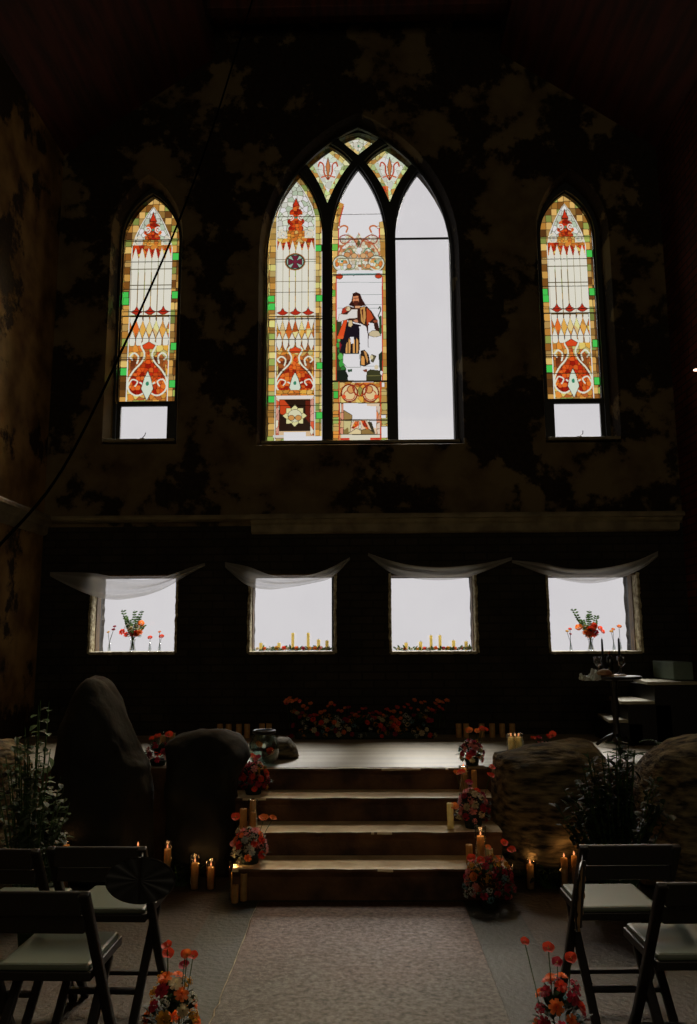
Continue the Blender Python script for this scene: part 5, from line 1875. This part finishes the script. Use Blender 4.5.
# ------------------------------------------------------------------ sheer swags over the lower windows
def swag(label, top, low, seed, folds=7):
    """top / low: pixel polylines of the upper and lower edge, left to right, same count"""
    n = len(top)

    def cr(P, t_):
        t_ = t_ * (n - 1)
        i = min(int(t_), n - 2)
        f = t_ - i
        p0, p1, p2, p3 = [Vector((*P[max(0, min(n - 1, i + k))], 0)) for k in (-1, 0, 1, 2)]
        return 0.5 * (2 * p1 + (p2 - p0) * f + (2 * p0 - 5 * p1 + 4 * p2 - p3) * f * f + (3 * p1 - p0 - 3 * p2 + p3) * f ** 3)
    mb = MB()

    def fn(u, v):
        a, b_ = cr(top, u), cr(low, u)
        v2 = v + .06 * math.sin(v * 9 + u * 5 + seed) * v * (1 - v)
        p_ = a.lerp(b_, v2)
        sp = math.sin(PI * u) ** .6
        q = atY(p_.x, p_.y, WY - .03)
        y = WY - .030 - .085 * v * sp - .014 * sp * (math.sin(v * folds * 1.6 + 2.4 * math.sin(u * 2.2 + seed)) + .25 * math.sin(v * 19 + u * 7)) - .02 * sp
        return (q.x, y, q.z)
    mb.grid(fn, 70, 44)
    for (x, y) in (top[0], top[-1]):
        q = atY(x, y, WY - .02)
    o = mb.build('sheer_swag', M['sheer'], smooth=True)
    return tag(o, label, 'curtain', 'sheer tulle swags over the low windows')


swag('sheer white tulle swag across the top of the leftmost low window', [(50, 572), (90, 573), (115, 577), (140, 580), (165, 577), (190, 568), (205, 563)], [(50, 576), (84, 592), (112, 600), (140, 598), (165, 590), (188, 576), (205, 566)], 1)
swag('sheer white tulle swag across the top of the second low window from left', [(225, 562), (249, 567), (270, 575), (290, 578), (310, 575), (330, 568), (350, 557)], [(225, 567), (247, 585), (268, 590), (290, 588), (312, 584), (332, 578), (350, 560)], 2)
swag('sheer white tulle swag across the top of the third low window from left', [(368, 553), (388, 560), (410, 565), (435, 567), (460, 566), (485, 563), (512, 557)], [(368, 556), (390, 573), (412, 579), (436, 581), (462, 579), (486, 571), (512, 560)], 3)
swag('sheer white tulle swag across the top of the rightmost low window', [(512, 560), (540, 563), (565, 568), (590, 569), (615, 566), (638, 560), (658, 551)], [(512, 563), (542, 575), (566, 582), (590, 584), (616, 579), (640, 569), (658, 556)], 4)

# ------------------------------------------------------------------ round glass jar on the stage
q = atZ(262, 766, ZS)
jx, jy = q.x, q.y + .11
root = thing('glass_jar', 'large round glass jar on the stage edge with poppies floating inside', 'jar', (jx, jy, ZS))
mb = MB()
mb.lathe([(0, .0), (.07, .0), (.10, .03), (.112, .08), (.105, .14), (.085, .185), (.072, .20), (.074, .222), (.080, .226), (.070, .226), (.066, .20), (.080, .18), (.10, .14), (.107, .08), (.095, .033), (.066, .006), (0, .006)], n=40)
jb = mb.build('jar_body', M['smoke'], root, smooth=True)
mb = MB()
mb.lathe([(.074, .208), (.084, .212), (.086, .230), (.078, .236), (.070, .232), (.070, .212)], n=32)
mb.build('jar_rim', M['black'], jb, smooth=True)
mb = MB()
mb.lathe([(0, .10), (.106, .10), (.106, .099), (0, .099)], n=32)
mb.build('water_surface', M['water'], root)
pp = tag(link('poppy', BL['poppy', 'orange']), 'orange poppy inside the round glass jar, upper left one', 'flower', 'poppies inside the glass jar')
pp.location = (jx - .035, jy - .045, ZS + .135); pp.rotation_euler = (.9, .3, .4); pp.scale = (.026,) * 3
pp = tag(link('poppy', BL['poppy', 'red']), 'scarlet poppy inside the round glass jar, lower right one', 'flower', 'poppies inside the glass jar')
pp.location = (jx + .045, jy - .035, ZS + .085); pp.rotation_euler = (.5, 1.0, 2.0); pp.scale = (.030,) * 3

# ------------------------------------------------------------------ round table and what stands on it
TY = 6.75
tl = atY(583, 676, TY); tr_ = atY(644, 676, TY)
tx, tz = (tl.x + tr_.x) / 2, tl.z
root = thing('pedestal_table', 'dark round pedestal table holding candlesticks and goblets at right', 'table', (tx, TY, ZS))
mb = MB(); mb.lathe([(0, tz - ZS - .028), (.20, tz - ZS - .028), (.222, tz - ZS - .020), (.225, tz - ZS - .008), (.215, tz - ZS), (0, tz - ZS)], n=40); mb.build('table_top', M['chair'], root, smooth=False)
mb = MB(); mb.lathe([(0, .03), (.03, .03), (.045, .07), (.03, .12), (.022, .22), (.034, .32), (.022, .42), (.03, tz - ZS - .05), (.06, tz - ZS - .028), (0, tz - ZS - .028)], n=20); mb.build('pedestal', M['chair'], root, smooth=True)
for k in range(3):
    a = k * 2 * PI / 3 + .4
    mb = MB(); mb.tube([(math.cos(a) * .02, math.sin(a) * .02, .10), (math.cos(a) * .09, math.sin(a) * .09, .07), (math.cos(a) * .17, math.sin(a) * .17, .014)], [.018, .015, .013], n=8); mb.build('leg', M['chair'], root, smooth=True)


def on_table(px_, dy=0.0):
    return (atY(px_, 670, TY + dy).x, TY + dy, tz)


x, y, z = on_table(609, -.02)
o = MB(); o.lathe([(0, 0), (.13, 0), (.135, .006), (.13, .012), (0, .012)], n=30)
tag(o.build('serving_board', M['board']), 'thin round pale wooden board on the pedestal table', 'board').location = (x, y, z + .0005)
# candlesticks with dark tapers
for px_, top, lb in ((603.5, 638.5, 'left'), (620.3, 638, 'right')):
    x, y, z = on_table(px_, .06)
    cs = MB(); cs.lathe([(0, 0), (.032, 0), (.034, .006), (.012, .016), (.007, .05), (.011, .07), (.007, .10), (.010, .13), (.016, .145), (.016, .15), (.0105, .15), (.0105, .135), (0, .135)], n=16)
    s_ = tag(cs.build('candlestick', M['black'], smooth=True), 'slim black candlestick on the pedestal table, %s one of two' % lb, 'candlestick', 'black candlesticks')
    hh_ = .012 if lb == 'left' else 0
    s_.location = (x, y, z + .0125)
    h_ = atY(px_, top, y).z - (z + .1475)
    tp = thing('taper_candle', 'tall dark taper candle in the %s candlestick, against the rightmost low window' % lb, 'candle', (x, y, z + .148), 0, 'dark taper candles')
    mb = MB(); mb.lathe([(0, 0), (.010, 0), (.0095, h_ * .5), (.0075, h_ - .012), (.003, h_), (0, h_)], n=12); mb.build('wax', M['wax_dark'], tp, smooth=True)
    mb = MB(); mb.tube([(0, 0, h_), (.001, 0, h_ + .01)], .001, n=4); mb.build('wick', M['wick'], tp)
for px_, dy, lb in ((598, -.05, 'left'), (621.5, -.09, 'right')):
    x, y, z = on_table(px_, dy)
    g = MB()
    g.lathe([(0, 0), (.030, 0), (.030, .003), (.006, .008), (.004, .012), (.004, .055), (.012, .064), (.030, .085), (.034, .11), (.031, .145), (.029, .145), (.032, .11), (.028, .087), (.010, .068), (0, .066)], n=24)
    o = g.build('goblet', M['glass'], smooth=True)
    o.location = (x, y, z + (.0125 if lb == 'left' else .0125))
    tag(o, 'clear stemmed glass goblet on the pedestal table, %s one of two' % lb, 'goblet', 'glass goblets')
x, y, z = on_table(610.2, .0)
bt = thing('wine_bottle', 'dark green bottle with amber cap on the pedestal table', 'bottle', (x, y, z + .0125))
mb = MB(); mb.lathe([(0, 0), (.026, 0), (.028, .005), (.028, .11), (.022, .135), (.010, .155), (.009, .18), (0, .18)], n=20); bb = mb.build('bottle_body', M['bottle'], bt, smooth=True)
mb = MB(); mb.lathe([(.0095, .165), (.011, .165), (.011, .188), (0, .19)], n=14); mb.build('bottle_cap', M['foil'], bb, smooth=True)
x, y, z = on_table(604, -.12)
mb = MB()
bm = bmesh.new(); bmesh.ops.create_icosphere(bm, subdivisions=4, radius=1)
for v in bm.verts:
    k = noise.fractal(v.co * 1.8, 1, 2, 4) * .09
    v.co = Vector((v.co.x * (.062 + k * .03), v.co.y * (.05 + k * .03), max(0, (v.co.z + .35)) * (.036 + k * .02)))
me_ = bpy.data.meshes.new('bread'); bm.to_mesh(me_); bm.free(); me_.materials.append(M['bread'])
o = tag(link('bread_loaf', me_), 'small round bread loaf on the board in front of the left goblet', 'bread')
o.location = (x, y, z + .0118)
# crumpled cloth on the table edge, hanging over
x0 = on_table(590, -.1)
mb = MB()


def cl(u, v):
    X = (u - .5) * .15 - .005; Yq = (v - .5) * .17
    q = noise.fractal(Vector((X * 14, Yq * 14, 1)), 1, 2, 4)
    rr_ = math.hypot(x0[0] + X - tx, x0[1] + Yq - TY)
    zz = .018 + abs(q) * .075
    if rr_ > .20:
        zz -= min(.05, (rr_ - .20) * 1.2)
    return (X * (1 if rr_ < .22 else .9), Yq, zz)


mb.grid(cl, 50, 50)
o = tag(mb.build('crumpled_cloth', M['cloth'], smooth=True), 'crumpled white cloth hanging over the left edge of the pedestal table', 'cloth')
o.location = (x0[0], x0[1], tz)

# ------------------------------------------------------------------ corner steps on the right
cs = thing('corner_steps', 'dark corner steps with pale treads climbing to the right wall', 'steps', (2.45, 7.2, ZS))
for (x0p, x1p, py_, k) in ((600, 640, 719, 0), (618, 668, 700.5, 1), (644, 695, 681.5, 2)):
    a, b_ = atY(x0p, py_, 6.98), atY(x1p, py_, 6.98)
    if k == 0:
        a.x += .05
    top = a.z
    mb = MB()
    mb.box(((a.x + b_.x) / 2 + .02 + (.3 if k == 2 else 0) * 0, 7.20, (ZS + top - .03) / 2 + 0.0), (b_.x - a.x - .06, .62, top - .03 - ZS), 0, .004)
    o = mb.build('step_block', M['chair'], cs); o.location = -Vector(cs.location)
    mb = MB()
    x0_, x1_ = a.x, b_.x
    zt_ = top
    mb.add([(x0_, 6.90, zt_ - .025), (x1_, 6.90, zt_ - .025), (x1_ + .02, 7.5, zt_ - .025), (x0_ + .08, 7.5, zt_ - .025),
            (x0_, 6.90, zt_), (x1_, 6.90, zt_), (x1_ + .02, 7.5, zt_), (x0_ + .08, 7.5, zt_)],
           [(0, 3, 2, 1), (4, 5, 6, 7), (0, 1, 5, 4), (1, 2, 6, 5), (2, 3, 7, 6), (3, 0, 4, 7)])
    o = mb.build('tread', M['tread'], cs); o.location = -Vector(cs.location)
a, b_ = atY(673, 662, 7.05), atY(694, 680, 7.05)
mb = MB(); mb.box(((a.x + b_.x) / 2, 7.3, (a.z + b_.z) / 2 + .0), (b_.x - a.x, .5, a.z - b_.z), 0, .008)
tag(mb.build('painted_block', M['teal']), 'grey green painted block standing on the top corner step', 'block')

# ------------------------------------------------------------------ chairs
def chair_parts(root):
    H_, SH, Wd = .715, .44, .355
    hw = Wd / 2
    for s in (-1, 1):
        mb = MB()      # long upright: top of the back down to the front foot
        mb.bar((s * hw, 0, H_), (s * hw, .30, .22), .026, .034, 0, (1, 0, 0), .006)
        mb.bar((s * hw, .295, .228), (s * (hw + .0), .46, 0.002), .026, .034, 0, (1, 0, 0), .006)
        mb.build('leg', M['chair'], root)
        mb = MB()      # rear leg crossing inside it
        mb.bar((s * (hw - .030), .36, SH - .035), (s * (hw - .030), .0, 0.002), .024, .034, 0, (1, 0, 0), .006)
        mb.build('leg', M['chair'], root)
    mb = MB()
    mb.box((0, .012, H_ - .035), (Wd - .02, .018, .075), 0, .006)
    mb.box((0, .050, H_ - .108), (Wd - .02, .018, .055), 0, .006)
    mb.build('backrest', M['chair'], root)
    mb = MB()
    mb.box((0, .30, SH - .022), (Wd - .03, .33, .03), 0, .004)
    mb.build('seat_frame', M['chair'], root)
    mb = MB()
    mb.box((0, .30, SH - .002), (Wd - .045, .31, .028), 0, .011)
    mb.build('seat', M['pad'], root)
    for z_, y_, dx in ((.15, .145, .03), (.05, .06, .03)):
        mb = MB(); mb.bar((-hw + dx, y_, z_), (hw - dx, y_, z_), .03, .018, 0, (0, 0, 1), .004); mb.build('stretcher', M['chair'], root)
    mb = MB(); mb.bar((-hw, .375, .13), (hw, .375, .13), .028, .018, 0, (0, 0, 1), .004); mb.build('stretcher', M['chair'], root)
    mb = MB()
    for s in (-1, 1):
        mb.tube([(s * (hw + .016), .0, H_ - .012), (s * (hw - .02), .0, H_ - .012)], .006, n=8)
    mb.build('back_bolt', M['bar'], root)


GC = 'dark folding chairs facing the stage'
proto = thing('folding_chair', 'dark wooden folding chair with pale seat, its left back post carrying the oval fan', 'chair', (0, 0, 0), 0, GC)
chair_parts(proto)


def place_chair(px_, py_, label, rz=0.0, first=False, dx=0.0):
    q = atZ(px_, py_, .715)
    o = proto
    if not first:
        o = proto.copy(); C.objects.link(o)
        for ch in proto.children:
            c_ = ch.copy(); C.objects.link(c_); c_.parent = o
    o['label'] = label
    o.location = (q.x + dx, q.y, 0)
    o.rotation_euler = (0, 0, rz)
    return o


cA = place_chair(142.5, 848, 'left front row folding chair beside the aisle, dark oval fan on its post', first=True, dx=-.178, rz=-.02)
cC = place_chair(583.5, 846, 'right front row folding chair beside the aisle, pale fan on its post', dx=.178, rz=.02)
place_chair(43, 850, 'dark front row folding chair at the far left, partly out of frame', dx=-.205, rz=-.04)
place_chair(85.5, 893, 'dark folding chair of the left second row, cut off by the left edge of frame', dx=-.18, rz=-.02)
place_chair(661, 884, 'dark folding chair of the right second row, cut off by the right edge of frame', dx=.18, rz=.02)


def fan(label, c_, rx, rz_, rot, mat='fan'):
    root = thing('hand_fan', label, 'fan', c_, 0, 'woven fans hung on the chair posts')
    root.rotation_euler = rot
    mb = MB()
    mb.grid(lambda u, v: (rx * v * math.cos(2 * PI * u), .004 * math.sin(24 * PI * u) * v - .004, rz_ * v * math.sin(2 * PI * u)), 48, 6, wrapu=True)
    mb.grid(lambda u, v: (rx * v * math.cos(2 * PI * u), .004 * math.sin(24 * PI * u) * v + .002, rz_ * v * math.sin(2 * PI * u)), 48, 6, wrapu=True)
    mb.build('fan_blade', M[mat], root, smooth=True)
    mb = MB()
    mb.tube([(rx * math.cos(2 * PI * k / 40), 0, rz_ * math.sin(2 * PI * k / 40)) for k in range(41)], .0045, n=6)
    mb.build('fan_rim', M['chair'], root)
    mb = MB(); mb.tube([(0, -.008, -rz_ * .9), (0, -.008, rz_ * 1.05)], .005, n=6); mb.build('fan_handle', M['chair'], root)
    return root


def cord(root, top):
    mb = MB()
    inv = root.matrix_basis.inverted()
    mb.tube([inv @ (Vector(root.location) + Vector((0, 0, .03))), inv @ Vector(top)], .0035, n=5)
    mb.build('hanging_cord', M['chair'], root)


q = atY(138.5, 882, 2.98)
fa = fan('dark oval woven fan hung on the post of the left front chair', (q.x, q.y + .02, q.z), .122, .076, (0, 0, 0), 'black')
q = atY(580, 896, 3.06)
fb = fan('pale brown woven fan seen edge on, hanging on the post of the right front chair', (q.x, q.y, q.z), .105, .115, (.1, .12, 1.2), 'board')

cord(fa, (cA.location.x + .178, cA.location.y + .01, .70))
cord(fb, (cC.location.x - .178, cC.location.y + .01, .70))

# ------------------------------------------------------------------ hanging cable, wall lamp
pts = []
ctrl = [(256, -12, 7.2), (240, 40, 6.8), (212, 130, 6.2), (176, 228, 5.6), (122, 350, 4.9), (62, 470, 4.3), (-4, 549, 3.7), (-60, 605, 3.3)]
P = [atY(*c_) for c_ in ctrl]
for i in range(len(P) - 1):
    p0, p1, p2, p3 = P[max(i - 1, 0)], P[i], P[i + 1], P[min(i + 2, len(P) - 1)]
    for k in range(8):
        f = k / 8
        pts.append(0.5 * (2 * p1 + (p2 - p0) * f + (2 * p0 - 5 * p1 + 4 * p2 - p3) * f * f + (3 * p1 - p0 - 3 * p2 + p3) * f ** 3))
pts.append(P[-1])
mb = MB()
mb.tube(pts, .0078, n=8)
tag(mb.build('hanging_cable', M['cable'], smooth=True), 'long black cable sagging from the ceiling across the left lancet window', 'cable')
q = atY(694.5, 370, 6.9)
wl = thing('wall_lamp', 'tiny glowing lamp high on the right wall at the frame edge', 'lamp', (HX, q.y, q.z))
mb = MB(); mb.box((-.02, 0, -.03), (.04, .05, .09), 0, .006); mb.build('lamp_bracket', M['black'], wl)
mb = MB(); mb.box((-.075, 0, 0.0), (.09, .03, .016), 0, .006); mb.build('lamp_bulb', M['lamp'], wl)
